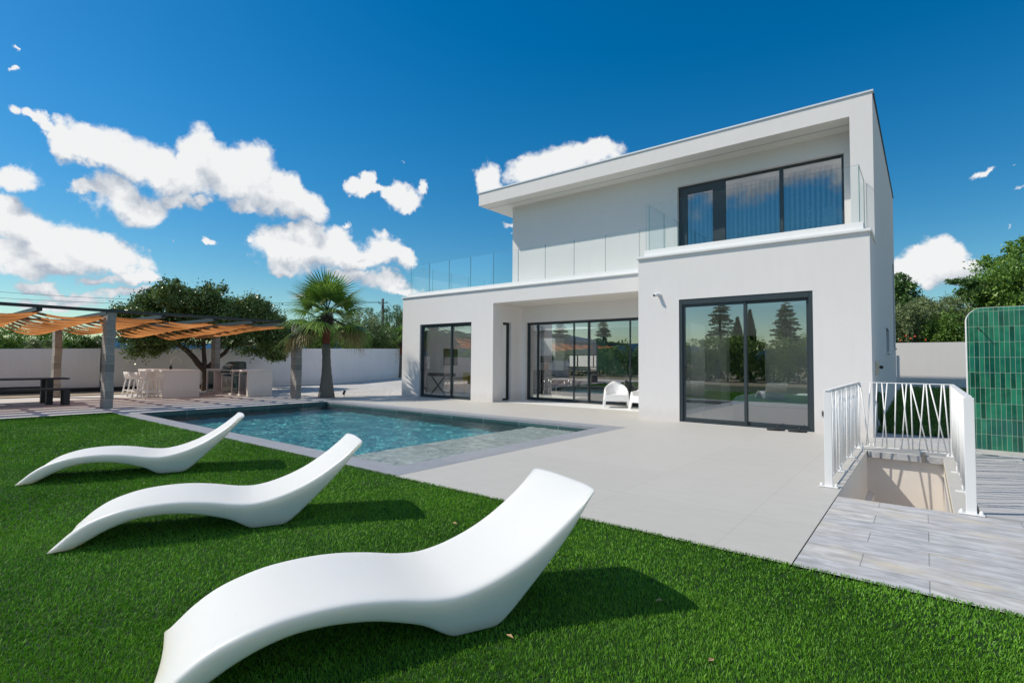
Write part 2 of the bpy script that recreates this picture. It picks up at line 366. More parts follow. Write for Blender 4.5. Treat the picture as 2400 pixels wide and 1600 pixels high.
def water():
    m, k, out = new_mat('pool_water')
    t = k.n('ShaderNodeTexCoord').outputs['Object']
    h2, _ = k.noise(k.v('MULTIPLY', t, (1.2, 1.0, 1)), 16.0, 3.0, 0.55, 0.4)
    bn = k.n('ShaderNodeBump'); bn.inputs['Strength'].default_value = 0.5; bn.inputs['Distance'].default_value = 0.02
    k.l(h2, bn.inputs['Height'])
    rf = k.n('ShaderNodeBsdfRefraction'); rf.inputs['IOR'].default_value = 1.33; rf.inputs['Roughness'].default_value = 0.0
    rf.inputs['Color'].default_value = (0.90, 0.985, 0.99, 1)
    gl = k.n('ShaderNodeBsdfGlossy'); gl.inputs['Roughness'].default_value = 0.02; k.l(bn.outputs[0], gl.inputs['Normal'])
    fr = k.n('ShaderNodeFresnel'); fr.inputs[0].default_value = 1.33; k.l(bn.outputs[0], fr.inputs['Normal'])
    m2 = k.n('ShaderNodeMixShader'); k.l(k.m('MULTIPLY', fr.outputs[0], 0.55, clamp=True), m2.inputs[0]); k.l(rf.outputs[0], m2.inputs[1]); k.l(gl.outputs[0], m2.inputs[2])
    k.l(m2.outputs[0], out.inputs['Surface'])
    return m
M['water'] = water()

def gravel():
    m, k, out = new_mat('white_gravel')
    t = k.n('ShaderNodeTexCoord').outputs['Object']
    vo = k.n('ShaderNodeTexVoronoi'); vo.inputs['Scale'].default_value = 16.0; k.l(t, vo.inputs['Vector'])
    wn = k.n('ShaderNodeTexWhiteNoise'); k.l(vo.outputs['Position'], wn.inputs['Vector'])
    f, _ = k.noise(t, 0.8, 4.0, 0.6)
    c = k.mix(wn.outputs['Value'], (0.40, 0.385, 0.365, 1), (0.66, 0.645, 0.62, 1))
    c = k.mix(k.step(f, 0.35, 0.7, 0, 0.35), c, (0.36, 0.34, 0.31, 1))
    b = pbsdf(k, out, c, 0.9, 0, 0.2)
    bump(k, b, vo.outputs['Distance'], 0.9, 0.03)
    return m
M['gravel'] = gravel()

def decking():
    m, k, out = new_mat('grooved_grey_decking')
    t = k.n('ShaderNodeTexCoord').outputs['Object']
    s = k.n('ShaderNodeSeparateXYZ'); k.l(t, s.inputs[0])
    y = s.outputs[1]
    gr = k.m('PINGPONG', y, 0.0155)
    gap = k.m('PINGPONG', y, 0.0775)
    n1, _ = k.noise(k.v('MULTIPLY', t, (0.4, 30, 1)), 2.0, 3.0, 0.6)
    groove = k.step(k.m('ADD', gr, k.m('MULTIPLY', n1, 0.004)), 0.0030, 0.0065)
    big = k.step(gap, 0.003, 0.006)
    hgt = k.m('MULTIPLY', groove, big)
    c = k.mix(n1, (0.40, 0.40, 0.41, 1), (0.62, 0.615, 0.61, 1))
    c = k.mix(hgt, (0.09, 0.09, 0.10, 1), c)
    b = pbsdf(k, out, c, 0.75, 0, 0.3)
    bump(k, b, hgt, 0.6, 0.006)
    return m
M['decking'] = decking()

def green_tile():
    m, k, out = new_mat('green_glazed_tile')
    t = k.n('ShaderNodeTexCoord').outputs['Object']
    s = k.n('ShaderNodeSeparateXYZ'); k.l(t, s.inputs[0])
    cb = k.n('ShaderNodeCombineXYZ'); k.l(k.m('ADD', k.m('ADD', s.outputs[0], s.outputs[1]), -0.0045), cb.inputs[0]); k.l(s.outputs[2], cb.inputs[1])
    br = k.n('ShaderNodeTexBrick'); br.offset = 0.0
    k.l(cb.outputs[0], br.inputs['Vector'])
    br.inputs['Color1'].default_value = (0, 0, 0, 1); br.inputs['Color2'].default_value = (1, 1, 1, 1); br.inputs['Mortar'].default_value = (0, 0, 0, 1)
    br.inputs['Scale'].default_value = 1.0; br.inputs['Mortar Size'].default_value = 0.0017; br.inputs['Mortar Smooth'].default_value = 0.1
    br.inputs['Brick Width'].default_value = 0.0573; br.inputs['Row Height'].default_value = 0.236
    f, _ = k.noise(t, 7.0, 5.0, 0.65, 0.5)
    f2, _ = k.noise(t, 2.0, 2.0, 0.5)
    v = k.m('ADD', k.m('MULTIPLY', br.outputs['Color'], 0.55), k.m('MULTIPLY', f, 0.6))
    c = k.mix(k.step(v, 0.15, 0.95), (0.002, 0.05, 0.03, 1), (0.03, 0.25, 0.14, 1))
    c = k.mix(k.step(f2, 0.4, 0.65, 0, 0.6), c, (0.006, 0.10, 0.09, 1))
    c = k.mix(br.outputs['Fac'], c, (0.40, 0.47, 0.38, 1))
    b = pbsdf(k, out, c, k.m('MULTIPLY_ADD', br.outputs['Fac'], 0.6, 0.09))
    h = k.m('ADD', k.m('MULTIPLY', br.outputs['Fac'], -1.0), k.m('MULTIPLY', f, 0.25))
    bump(k, b, h, 0.35, 0.004)
    return m
M['green_tile'] = green_tile()

def block_col():
    m, k, out = new_mat('concrete_block')
    t = k.n('ShaderNodeTexCoord').outputs['Object']
    s = k.n('ShaderNodeSeparateXYZ'); k.l(t, s.inputs[0])
    row = k.m('FLOOR', k.m('DIVIDE', s.outputs[2], 0.232))
    jz = k.m('PINGPONG', s.outputs[2], 0.116)
    wn = k.n('ShaderNodeTexWhiteNoise'); wn.noise_dimensions = '1D'; k.l(row, wn.inputs['W'])
    f, _ = k.noise(t, 9.0, 6.0, 0.7)
    c = k.mix(wn.outputs[0], (0.24, 0.235, 0.225, 1), (0.36, 0.345, 0.32, 1))
    c = k.mix(k.step(f, 0.35, 0.7, 0, 0.4), c, (0.17, 0.17, 0.165, 1))
    c = k.mix(k.step(jz, 0.004, 0.008), (0.52, 0.51, 0.49, 1), c)
    b = pbsdf(k, out, c, 0.9, 0, 0.2)
    h = k.m('ADD', k.step(jz, 0.003, 0.008), k.m('MULTIPLY', f, 0.5))
    bump(k, b, h, 0.5, 0.008)
    return m
M['block'] = block_col()

def cloth():
    m, k, out = new_mat('orange_shade_net')
    t = k.n('ShaderNodeTexCoord').outputs['Object']
    f, _ = k.noise(k.v('MULTIPLY', t, (1, 1, 1)), 55.0, 3.0, 0.7)
    f2, _ = k.noise(k.v('MULTIPLY', t, (1.0, 0.15, 1)), 9.0, 4.0, 0.6)
    col = k.mix(k.step(f2, 0.3, 0.7), (0.50, 0.18, 0.05, 1), (0.70, 0.31, 0.11, 1))
    d = k.n('ShaderNodeBsdfDiffuse'); k.l(col, d.inputs[0])
    tl = k.n('ShaderNodeBsdfTranslucent'); k.l(col, tl.inputs[0])
    m1 = k.n('ShaderNodeMixShader'); m1.inputs[0].default_value = 0.6; k.l(d.outputs[0], m1.inputs[1]); k.l(tl.outputs[0], m1.inputs[2])
    tr = k.n('ShaderNodeBsdfTransparent')
    m2 = k.n('ShaderNodeMixShader'); k.l(k.step(f, 0.56, 0.66, 0.0, 0.75), m2.inputs[0]); k.l(m1.outputs[0], m2.inputs[1]); k.l(tr.outputs[0], m2.inputs[2])
    k.l(m2.outputs[0], out.inputs[0])
    return m
M['cloth'] = cloth()

def foliage(name, dark, light, trans=0.3, rough=0.5, tipcol=None):
    m, k, out = new_mat(name)
    at = k.n('ShaderNodeAttribute'); at.attribute_name = 'rnd'
    c = k.mix(at.outputs['Fac'], c4(dark), c4(light))
    if tipcol:
        c = k.mix(k.step(at.outputs['Fac'], 0.93, 0.96), c, c4(tipcol))
    b = pbsdf(k, None, c, rough, 0, 0.4)
    tl = k.n('ShaderNodeBsdfTranslucent'); k.l(c, tl.inputs[0])
    ms = k.n('ShaderNodeMixShader'); ms.inputs[0].default_value = trans
    k.l(b.outputs[0], ms.inputs[1]); k.l(tl.outputs[0], ms.inputs[2]); k.l(ms.outputs[0], out.inputs[0])
    return m
M['grass'] = foliage('turf_blades', (0.012, 0.098, 0.003), (0.24, 0.55, 0.035), 0.16, 0.5, (0.46, 0.60, 0.12))
M['turf_base'] = simple('turf_backing', (0.008, 0.035, 0.004), 0.9, var=0.5, nscale=60, bscale=120, bstr=0.8)
M['oak'] = foliage('evergreen_leaves', (0.026, 0.058, 0.013), (0.24, 0.35, 0.10), 0.22, 0.32)
M['olive'] = foliage('olive_leaves', (0.08, 0.13, 0.045), (0.34, 0.41, 0.19), 0.2, 0.5)
M['bush'] = foliage('bush_leaves', (0.05, 0.13, 0.02), (0.27, 0.43, 0.08), 0.3, 0.45)
M['grn'] = foliage('bright_tree_leaves', (0.05, 0.14, 0.02), (0.30, 0.48, 0.09), 0.3, 0.45)
M['pine'] = foliage('pine_needles', (0.025, 0.08, 0.018), (0.15, 0.27, 0.06), 0.15, 0.5)
M['bushy'] = foliage('flowering_bush_leaves', (0.05, 0.14, 0.02), (0.25, 0.40, 0.08), 0.3, 0.45, (0.70, 0.65, 0.30))
M['palm'] = foliage('palm_fronds', (0.02, 0.09, 0.012), (0.27, 0.42, 0.07), 0.3, 0.4)
M['hedge'] = foliage('hedge_leaves', (0.06, 0.15, 0.03), (0.34, 0.50, 0.14), 0.5, 0.5)
M['mirror_tree'] = foliage('soft_conifer_needles', (0.05, 0.12, 0.035), (0.24, 0.36, 0.12), 0.45, 0.6)
M['palm_dry'] = foliage('dry_palm_fronds', (0.06, 0.075, 0.025), (0.34, 0.27, 0.10), 0.25, 0.6)
M['flower'] = simple('red_orange_petals', (0.7, 0.10, 0.03), 0.6, var=0.3, bstr=0)
M['palm_grey'] = simple('grey_palm_trunk', (0.16, 0.15, 0.13), 0.9, var=0.3, nscale=14, bscale=30, bstr=0.9, stretch=(1, 1, 3))
M['palm_red'] = simple('red_brown_palm_collar', (0.20, 0.055, 0.028), 0.8, var=0.3, nscale=10, bscale=20, bstr=0.7, stretch=(1, 1, 3))
M['text'] = simple('white_print', (0.75, 0.78, 0.8), 0.6, var=0, bstr=0)
M['picture'] = simple('dark_picture', (0.05, 0.08, 0.05), 0.4, var=0.9, nscale=9, bstr=0)

# ------------------------------------------------------------------ mesh helpers
class MB:
    """collects shapes and links them as ONE mesh object"""
    def __init__(self):
        self.v = []; self.f = []; self.mi = []; self.sm = []
    def add(self, vs, fs, mi=0, sm=False):
        o = len(self.v)
        self.v += [tuple(p) for p in vs]
        for f in fs:
            self.f.append(tuple(i + o for i in f)); self.mi.append(mi); self.sm.append(sm)
    def box(self, x0, x1, y0, y1, z0, z1, mi=0):
        vs = [(x0, y0, z0), (x1, y0, z0), (x1, y1, z0), (x0, y1, z0), (x0, y0, z1), (x1, y0, z1), (x1, y1, z1), (x0, y1, z1)]
        self.add(vs, [(0, 3, 2, 1), (4, 5, 6, 7), (0, 1, 5, 4), (1, 2, 6, 5), (2, 3, 7, 6), (3, 0, 4, 7)], mi)
        return self
    def bar(self, a, b, w, h, mi=0, up=(0, 0, 1)):
        a = Vector(a); b = Vector(b); d = (b - a).normalized(); u = Vector(up)
        if abs(d.dot(u)) > .98: u = Vector((0, 1, 0))
        s = d.cross(u).normalized(); u = s.cross(d)
        vs = [p + s * sx * w / 2 + u * sz * h / 2 for p in (a, b) for sx, sz in ((-1, -1), (1, -1), (1, 1), (-1, 1))]
        self.add(vs, [(0, 3, 2, 1), (4, 5, 6, 7), (0, 1, 5, 4), (1, 2, 6, 5), (2, 3, 7, 6), (3, 0, 4, 7)], mi)
        return self
    def tube(self, pts, r, n=8, mi=0, cap=True, sm=True):
        pts = [Vector(p) for p in pts]; rs = r if isinstance(r, (list, tuple)) else [r] * len(pts)
        vs = []; prev = None
        for i, p in enumerate(pts):
            d = (pts[min(i + 1, len(pts) - 1)] - pts[max(i - 1, 0)]).normalized()
            s = d.cross(Vector((0, 0, 1)) if abs(d.z) < .95 else Vector((0, 1, 0))).normalized() if prev is None else (prev - d * prev.dot(d)).normalized()
            prev = s; u = d.cross(s)
            for k in range(n):
                a = 2 * math.pi * k / n
                vs.append(p + (s * math.cos(a) + u * math.sin(a)) * rs[i])
        fs = [(i * n + k, i * n + (k + 1) % n, (i + 1) * n + (k + 1) % n, (i + 1) * n + k) for i in range(len(pts) - 1) for k in range(n)]
        self.add(vs, fs, mi, sm)
        if cap:
            o = len(self.v) - len(vs)
            self.f.append(tuple(o + k for k in range(n))[::-1]); self.mi.append(mi); self.sm.append(False)
            self.f.append(tuple(o + (len(pts) - 1) * n + k for k in range(n))); self.mi.append(mi); self.sm.append(False)
        return self
    def prism(self, poly, axis, a, b, mi=0):
        """poly: 2-D outline; axis 'x','y' or 'z' = extrusion axis from a to b"""
        def P(u, v, t):
            return {'x': (t, u, v), 'y': (u, t, v), 'z': (u, v, t)}[axis]
        n = len(poly)
        vs = [P(u, v, a) for u, v in poly] + [P(u, v, b) for u, v in poly]
        fs = [tuple(range(n)), tuple(range(2 * n - 1, n - 1, -1))] + [(i, i + n, (i + 1) % n + n, (i + 1) % n) for i in range(n)]
        self.add(vs, fs, mi)
        return self
    def ball(self, c, r, n=10, mi=0, sz=1.0):
        vs = []; m_ = n // 2
        for i in range(m_ + 1):
            t = math.pi * i / m_
            for k in range(n):
                a = 2 * math.pi * k / n
                vs.append((c[0] + r * math.sin(t) * math.cos(a), c[1] + r * math.sin(t) * math.sin(a), c[2] + r * sz * math.cos(t)))
        fs = [(i * n + k, (i + 1) * n + k, (i + 1) * n + (k + 1) % n, i * n + (k + 1) % n) for i in range(m_) for k in range(n)]
        self.add(vs, fs, mi, True)
        return self
    def build(self, name, mats, parent=None, bevel=0.0, fix=True, seg=2):
        me = bpy.data.meshes.new(name)
        me.from_pydata(self.v, [], self.f)
        for mt in (mats if isinstance(mats, (list, tuple)) else [mats]):
            me.materials.append(M[mt] if isinstance(mt, str) else mt)
        me.polygons.foreach_set('material_index', self.mi)
        me.polygons.foreach_set('use_smooth', self.sm)
        if fix:
            bm = bmesh.new(); bm.from_mesh(me)
            bmesh.ops.recalc_face_normals(bm, faces=bm.faces); bm.to_mesh(me); bm.free()
        o = bpy.data.objects.new(name, me); COL.objects.link(o)
        if parent: attach(o, parent)
        if bevel > 0:
            md = o.modifiers.new('bevel', 'BEVEL'); md.width = bevel; md.segments = seg; md.limit_method = 'ANGLE'; md.angle_limit = R(40)
        return o

def attach(o, p):
    """child keeps its world coordinates (parts themselves sit at the identity)"""
    o.parent = p
    o.matrix_parent_inverse = Matrix() if p.parent else p.matrix_basis.inverted()

def tag(o, label=None, cat=None, group=None, kind=None):
    if label: o['label'] = label
    if cat: o['category'] = cat
    if group: o['group'] = group
    if kind: o['kind'] = kind
    return o

def thing(name, loc, label, cat, group=None, rz=0.0):
    o = bpy.data.objects.new(name, None); COL.objects.link(o)
    o.location = loc; o.rotation_euler = (0, 0, rz); o.empty_display_size = 0.2
    return tag(o, label, cat, group)

def local(o, p):
    """child whose mesh is written in the parent's own coordinates"""
    o.parent = p
    return o

def dup(root, loc, rz=None, label=None):
    r = root.copy(); COL.objects.link(r); r.location = loc
    if rz is not None: r.rotation_euler = (0, 0, rz)
    if label: r['label'] = label
    for ch in list(root.children):
        c = ch.copy(); COL.objects.link(c); c.parent = r
        for gch in list(ch.children):
            d = gch.copy(); COL.objects.link(d); d.parent = c
    return r

def np_mesh(name, verts, faces, mat, rnd=None, smooth=False):
    """big mesh from numpy; faces (n,3) or (n,4)"""
    me = bpy.data.meshes.new(name)
    k = faces.shape[1]
    me.vertices.add(len(verts)); me.vertices.foreach_set('co', verts.astype(np.float32).ravel())
    me.loops.add(faces.size); me.loops.foreach_set('vertex_index', faces.astype(np.int32).ravel())
    me.polygons.add(len(faces)); me.polygons.foreach_set('loop_start', np.arange(0, faces.size, k, dtype=np.int32))
    me.update(calc_edges=True)
    if rnd is not None:
        a = me.attributes.new('rnd', 'FLOAT', 'POINT'); a.data.foreach_set('value', rnd.astype(np.float32))
    me.materials.append(M[mat])
    o = bpy.data.objects.new(name, me); COL.objects.link(o)
    return o

def leaves(name, blobs, n, size, mat, seed=1, parent=None, aspect=0.5, up=0.25, clump=0.30, shell=0.72, rise=0.0, squash=0.85):
    """leaf quads gathered in twig clumps on and inside a set of ellipsoid boughs"""
    r = np.random.RandomState(seed)
    B = np.array(blobs); vol = B[:, 3] ** 2.2; cnt = np.maximum((n * vol / vol.sum()).astype(int), 30)
    P = []; T = []
    for (x, y, z, rad), c in zip(B, cnt):
        nc = max(int(14 + 46 * min(rad, 1.6)), 8)
        d = r.normal(size=(nc, 3)); d /= np.linalg.norm(d, axis=1)[:, None]
        rr = rad * (shell + (1.08 - shell) * r.rand(nc) ** 0.7)
        cen = np.array([x, y, z]) + d * rr[:, None] * np.array([1, 1, squash])
        tone = r.rand(nc)
        idx = r.randint(0, nc, c)
        pts = cen[idx] + r.normal(size=(c, 3)) * rad * clump * (0.35 + 0.4 * r.rand(nc)[idx])[:, None]
        P.append(pts); T.append(tone[idx])
    P = np.concatenate(P); T = np.concatenate(T); N = len(P)
    a = r.normal(size=(N, 3)); a[:, 2] += rise; a /= np.linalg.norm(a, axis=1)[:, None]
    nn = r.normal(size=(N, 3)); nn[:, 2] += up * 3
    b = np.cross(nn, a); b /= np.linalg.norm(b, axis=1)[:, None] + 1e-9
    L = size * (0.6 + 0.8 * r.rand(N))[:, None]
    v = np.stack([P - a * L * .5, P + b * L * aspect * .5, P + a * L * .5, P - b * L * aspect * .5], 1).reshape(-1, 3)
    f = np.arange(N * 4).reshape(N, 4)
    rnd = np.clip(0.55 * T + 0.45 * r.rand(N), 0, 1)
    o = np_mesh(name, v, f, mat, np.repeat(rnd, 4))
    if parent: attach(o, parent)
    return o

def limb(mb, a, b, r0, r1, wob=0.1, n=6, seed=0):
    r = random.Random(seed); a = Vector(a); b = Vector(b)
    pts = [a.lerp(b, i / n) + Vector((r.uniform(-wob, wob), r.uniform(-wob, wob), r.uniform(-wob, wob) * .5)) * (0 if i in (0, n) else 1) for i in range(n + 1)]
    mb.tube(pts, [r0 + (r1 - r0) * i / n for i in range(n + 1)], 8)
    return mb

# ------------------------------------------------------------------ the setting
def sheet(name, x0, x1, y0, y1, z, mat, thick=0.0):
    mb = MB()
    if thick > 0: mb.box(x0, x1, y0, y1, z - thick, z)
    else: mb.add([(x0, y0, z), (x1, y0, z), (x1, y1, z), (x0, y1, z)], [(0, 1, 2, 3)])
    return tag(mb.build(name, mat, fix=False), kind='structure')

# earth: one sheet to the horizon with holes where the pool and the stairwell go down
def earth():
    mb = MB(); z = -0.06
    xs = [-3000, -14.9, -4.9, -0.95, 0.17, 3000]; ys = [-3000, 4.0, 5.9, 9.45, 3000]
    for i in range(5):
        for j in range(4):
            if (i == 1 and j in (1, 2)) or (i == 3 and j == 2): continue
            x0, x1, y0, y1 = xs[i], xs[i + 1], ys[j], ys[j + 1]
            mb.add([(x0, y0, z), (x1, y0, z), (x1, y1, z), (x0, y1, z)], [(0, 1, 2, 3)])
    return tag(mb.build('ground', 'earth', fix=False), kind='structure')
earth()
WX0, WX1, WY0, WY1 = -14.72, -5.10, 4.19, 9.19       # pool water
# terrace in pieces round the pool (they butt edge to edge)
mb = MB()
for x0, x1, y0, y1 in ((-15.4, -4.69, 9.60, 14.6), (-4.69, -0.702, 3.80, 14.6), (-0.702, 3.6, 9.5, 10.62)):
    mb.add([(x0, y0, 0), (x1, y0, 0), (x1, y1, 0), (x0, y1, 0)], [(0, 1, 2, 3)])
tag(mb.build('terrace', 'terrace', fix=False), kind='structure')
sheet('stone_paving', -0.694, 6.0, 3.80, 6.03, 0.0, 'stone')
sheet('shaded_paving', -0.702, 3.6, 10.62, 12.1, 0.0, 'stone')
sheet('joint', -0.702, -0.694, 3.80, 6.03, -0.006, 'darkstrip')
mb = MB()                                            # coping on three sides
for x0, x1, y0, y1 in ((-14.72, -4.69, 3.84, WY0), (WX1, -4.69, WY0, WY1), (-14.72, -4.69, WY1, 9.60)):
    mb.box(x0, x1, y0, y1, -0.05, 0.002)
tag(mb.build('pool_coping', 'pool_coping'), kind='structure')
mb = MB()                                            # basin: floor, walls, beach shelf at the near end
PD = -1.45
mb.add([(WX0, WY0, PD), (WX1, WY0, PD), (WX1, WY1, PD), (WX0, WY1, PD)], [(0, 1, 2, 3)], 0)
mb.add([(WX0, WY0, PD), (WX0, WY1, PD), (WX0, WY1, -0.004), (WX0, WY0, -0.004)], [(0, 1, 2, 3)], 1)
mb.add([(WX1, WY0, PD), (WX1, WY1, PD), (WX1, WY1, -0.05), (WX1, WY0, -0.05)], [(0, 3, 2, 1)], 1)
mb.add([(WX0, WY1, PD), (WX1, WY1, PD), (WX1, WY1, -0.05), (WX0, WY1, -0.05)], [(0, 1, 2, 3)], 1)
mb.add([(WX0, WY0, PD), (WX1, WY0, PD), (WX1, WY0, -0.05), (WX0, WY0, -0.05)], [(0, 3, 2, 1)], 1)
o = tag(mb.build('pool_basin', ['pool_tile', 'pool_wall'], fix=False), kind='structure'); o.cycles.is_caustics_receiver = True
mb = MB()
mb.box(-6.75, WX1 - 0.003, WY0 + 0.003, WY1 - 0.003, PD + .003, -0.22)
o = tag(mb.build('pool_shelf', 'shelf_tile'), kind='structure'); o.cycles.is_caustics_receiver = True
# water: its rippled surface
nx, ny = 481, 261
X = np.linspace(WX0, WX1, nx); Y = np.linspace(WY0, WY1, ny)
XX, YY = np.meshgrid(X, Y, indexing='ij')
ZZ = np.zeros_like(XX)
rr = np.random.RandomState(3)
for _ in range(64):
    lam = rr.uniform(0.08, 0.42); th = rr.uniform(0, 2 * math.pi); ph = rr.uniform(0, 6.28)
    ZZ += 0.0017 * lam ** 0.95 * np.sin((XX * math.cos(th) + YY * math.sin(th)) * 2 * math.pi / lam + ph)
ZZ -= 0.105
mb = MB()
top = [(float(a), float(b), float(c)) for a, b, c in zip(XX.ravel(), YY.ravel(), ZZ.ravel())]
mb.add(top, [(i * ny + j, (i + 1) * ny + j, (i + 1) * ny + j + 1, i * ny + j + 1) for i in range(nx - 1) for j in range(ny - 1)], 0, True)
o = tag(mb.build('pool_water', 'water', fix=False), kind='structure'); o.cycles.is_caustics_caster = True
# pergola floor, gravel, planting strip
mb = MB()
for x0, x1, y0, y1 in ((-22.9, -15.4, -7.0, 9.9), (-15.4, -14.72, 3.86, 9.60)):
    mb.add([(x0, y0, -.002), (x1, y0, -.002), (x1, y1, -.002), (x0, y1, -.002)], [(0, 1, 2, 3)])
tag(mb.build('pergola_paving', 'deck_tile', fix=False), kind='structure')
sheet('planting_strip', -25.6, -22.97, -7.0, 10.5, -0.004, 'soil')
sheet('strip_edging', -22.97, -22.9, -7.0, 9.9, 0.02, 'darkstrip', 0.06)
mb = MB()
for q4 in (((-25.6, 10.5), (-22.9, 10.5), (-22.9, 9.9), (-15.4, 9.9), (-15.4, 30), (-34, 30), (-33, 26.5), (-25.6, 16.0)),):
    mb.add([(x, y, -.008) for x, y in q4], [tuple(range(len(q4)))])
tag(mb.build('gravel_yard', 'gravel', fix=False), kind='structure')
# lawn base and blades
LX0, LX1, LY1 = -15.4, 6.0, 3.80
mb = MB(); mb.add([(LX0, -9, -.013), (LX1, -9, -.013), (LX1, LY1 + .06, -.013), (LX0, LY1 + .03, -.013)], [(0, 1, 2, 3)])
tag(mb.build('lawn_base', 'turf_base', fix=False), kind='structure')

def blades(name, x0, x1, y0, y1, zf=None, seed=2, dens=((0.9, 3.2, 26000, .0032, .017), (3.2, 5.5, 14000, .0046, .017), (5.5, 9, 7500, .0062, .018), (9, 19, 3000, .0105, .019)), far=None, mat='grass', tone=0.5):
    r = np.random.RandomState(seed); V = []; Fc = []; RN = []; base = 0
    for d0, d1, den, wd, ht in dens:
        n = int((x1 - x0) * (y1 - y0) * den)
        x = r.uniform(x0, x1, n); y = r.uniform(y0, y1, n)
        d = np.hypot(x, y); azm = np.degrees(np.arctan2(x, y))
        k = (d >= d0) & (d < d1)
        if d0 < 9: k &= (azm > -112) & (azm < 32)
        x, y = x[k], y[k]; n = len(x)
        if n == 0: continue
        z = zf(x, y) if zf else np.zeros(n)
        h = ht * (0.55 + 0.75 * r.rand(n)); a = r.uniform(0, 2 * math.pi, n); le = r.normal(size=n) * 1.5 + 2.0 * np.sin(x * 1.1 + .6 * np.sin(y * 1.7)) + 1.6 * np.cos(y * 1.4 + x * .5)
        lean = h * (0.2 + 0.75 * r.rand(n)); wv = wd * (0.7 + .6 * r.rand(n))
        sx, sy = np.cos(a) * wv / 2, np.sin(a) * wv / 2; lx, ly = np.cos(le) * lean, np.sin(le) * lean
        b1 = np.stack([x - sx, y - sy, z - .003], 1); b2 = np.stack([x + sx, y + sy, z - .003], 1)
        m1 = np.stack([x - sx * .8 + lx * .35, y - sy * .8 + ly * .35, z + h * .6], 1); m2 = np.stack([x + sx * .8 + lx * .35, y + sy * .8 + ly * .35, z + h * .6], 1)
        t = np.stack([x + lx, y + ly, z + h], 1)
        V.append(np.stack([b1, b2, m2, m1, t], 1).reshape(-1, 3))
        o = base + np.arange(n)[:, None] * 5
        Fc.append(o + np.array([[0, 1, 2]])); Fc.append(o + np.array([[0, 2, 3]])); Fc.append(o + np.array([[3, 2, 4]]))
        base += n * 5
        patch = 0.5 + 0.28 * np.sin(x * 2.3 + 1.1 * np.sin(y * 1.9)) * np.sin(y * 2.7 + 1.4 * np.sin(x * 1.3)) + 0.14 * np.sin(x * 7.1 + y * 3.3) * np.sin(y * 8.3 - x * 2.2)
        rn = np.clip(tone - 0.5 + 0.34 * patch + 0.66 * r.rand(n), 0, 1)
        RN.append(np.repeat(rn, 5))
    o = np_mesh(name, np.concatenate(V), np.concatenate(Fc), mat, np.concatenate(RN))
    return tag(o, kind='stuff')
gr = blades('grass', LX0 + .01, LX1 - 2.0, -2.2, LY1 + .022, lambda x, y: np.where(y > LY1 - .015, -.003, -.012))
tag(gr, 'bright green artificial turf under the white loungers', 'grass')
# small side lawn rising towards the rear wall
mb = MB(); mb.add([(-0.75, 12.1, .004), (7, 12.1, .004), (7, 24.4, .42), (-0.75, 24.4, .42)], [(0, 1, 2, 3)])
tag(mb.build('side_lawn', 'turf_base', fix=False), kind='structure')
sg = blades('rough_grass', -0.73, 4.0, 12.1, 24.2, lambda x, y: .004 + (y - 12.1) / 12.3 * .416, 5, ((0, 40, 420, .018, .11),), tone=0.42, mat='bushy')
tag(sg, 'rough shaded grass between the house side and the rear wall', 'grass')
# far hills
def ridge(name, pts, base_r, seed):
    mb = MB(); n = len(pts)
    vs = []
    for x, y, z in pts:
        vs += [(x * .93, y * .93, -2), (x * .97, y * .97, z * .62), (x, y, z), (x * 1.1, y * 1.1, -2)]
    fs = [(i * 4 + k, (i + 1) * 4 + k, (i + 1) * 4 + k + 1, i * 4 + k + 1) for i in range(n - 1) for k in range(3)]
    mb.add(vs, fs, 0, True)
    return tag(mb.build(name, 'hill'), kind='structure')
hp = []
for i in range(60):
    a = R(-112 + i * 2.6); d = 900
    h = 34 + 12 * math.sin(i * .33) + 7 * math.sin(i * .9 + 1) + 3 * math.sin(i * 2.3)
    hp.append((d * math.sin(a), d * math.cos(a), h))
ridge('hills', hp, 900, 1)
hp = []
for i in range(60):
    a = R(130 + i * 2.4); d = 500
    h = 20 + 6 * math.sin(i * .4) + 3 * math.sin(i * 1.1)
    hp.append((d * math.sin(a), d * math.cos(a), h))
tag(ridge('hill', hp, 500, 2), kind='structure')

# stairwell: pit walls and curbs
mb = MB()
mb.box(-0.94, -0.70, 6.03, 9.5, -2.7, -0.004)               # left wall
mb.box(-0.70, -0.62, 8.35, 9.5, -2.7, -0.62)                # return at the far end
mb.box(-0.94, 0.30, 9.5, 9.7, -2.7, -0.09)                  # far wall
mb.box(0.18, 0.30, 6.03, 9.5, -2.7, -0.004)                 # right wall and curb
mb.box(-0.94, 0.30, 5.83, 6.03, -2.7, -0.02)                # near wall
mb.box(-0.94, 0.30, 5.83, 9.7, -2.9, -2.7)
tag(mb.build('stairwell_walls', 'pit'), kind='structure')
mb = MB(); mb.box(-0.69, 0.30, 9.42, 9.5, -0.085, 0.0); tag(mb.build('paving_edge', 'stone'), kind='structure')
sheet('wooden_deck', 0.36, 6.0, 6.06, 9.58, 0.012, 'decking', 0.05)
sheet('paving_strip', 0.30, 6.0, 9.60, 10.8, 0.004, 'stone')
sheet('curb_top', 0.18, 0.33, 6.03, 9.42, 0.004, 'terrace', 0.006)

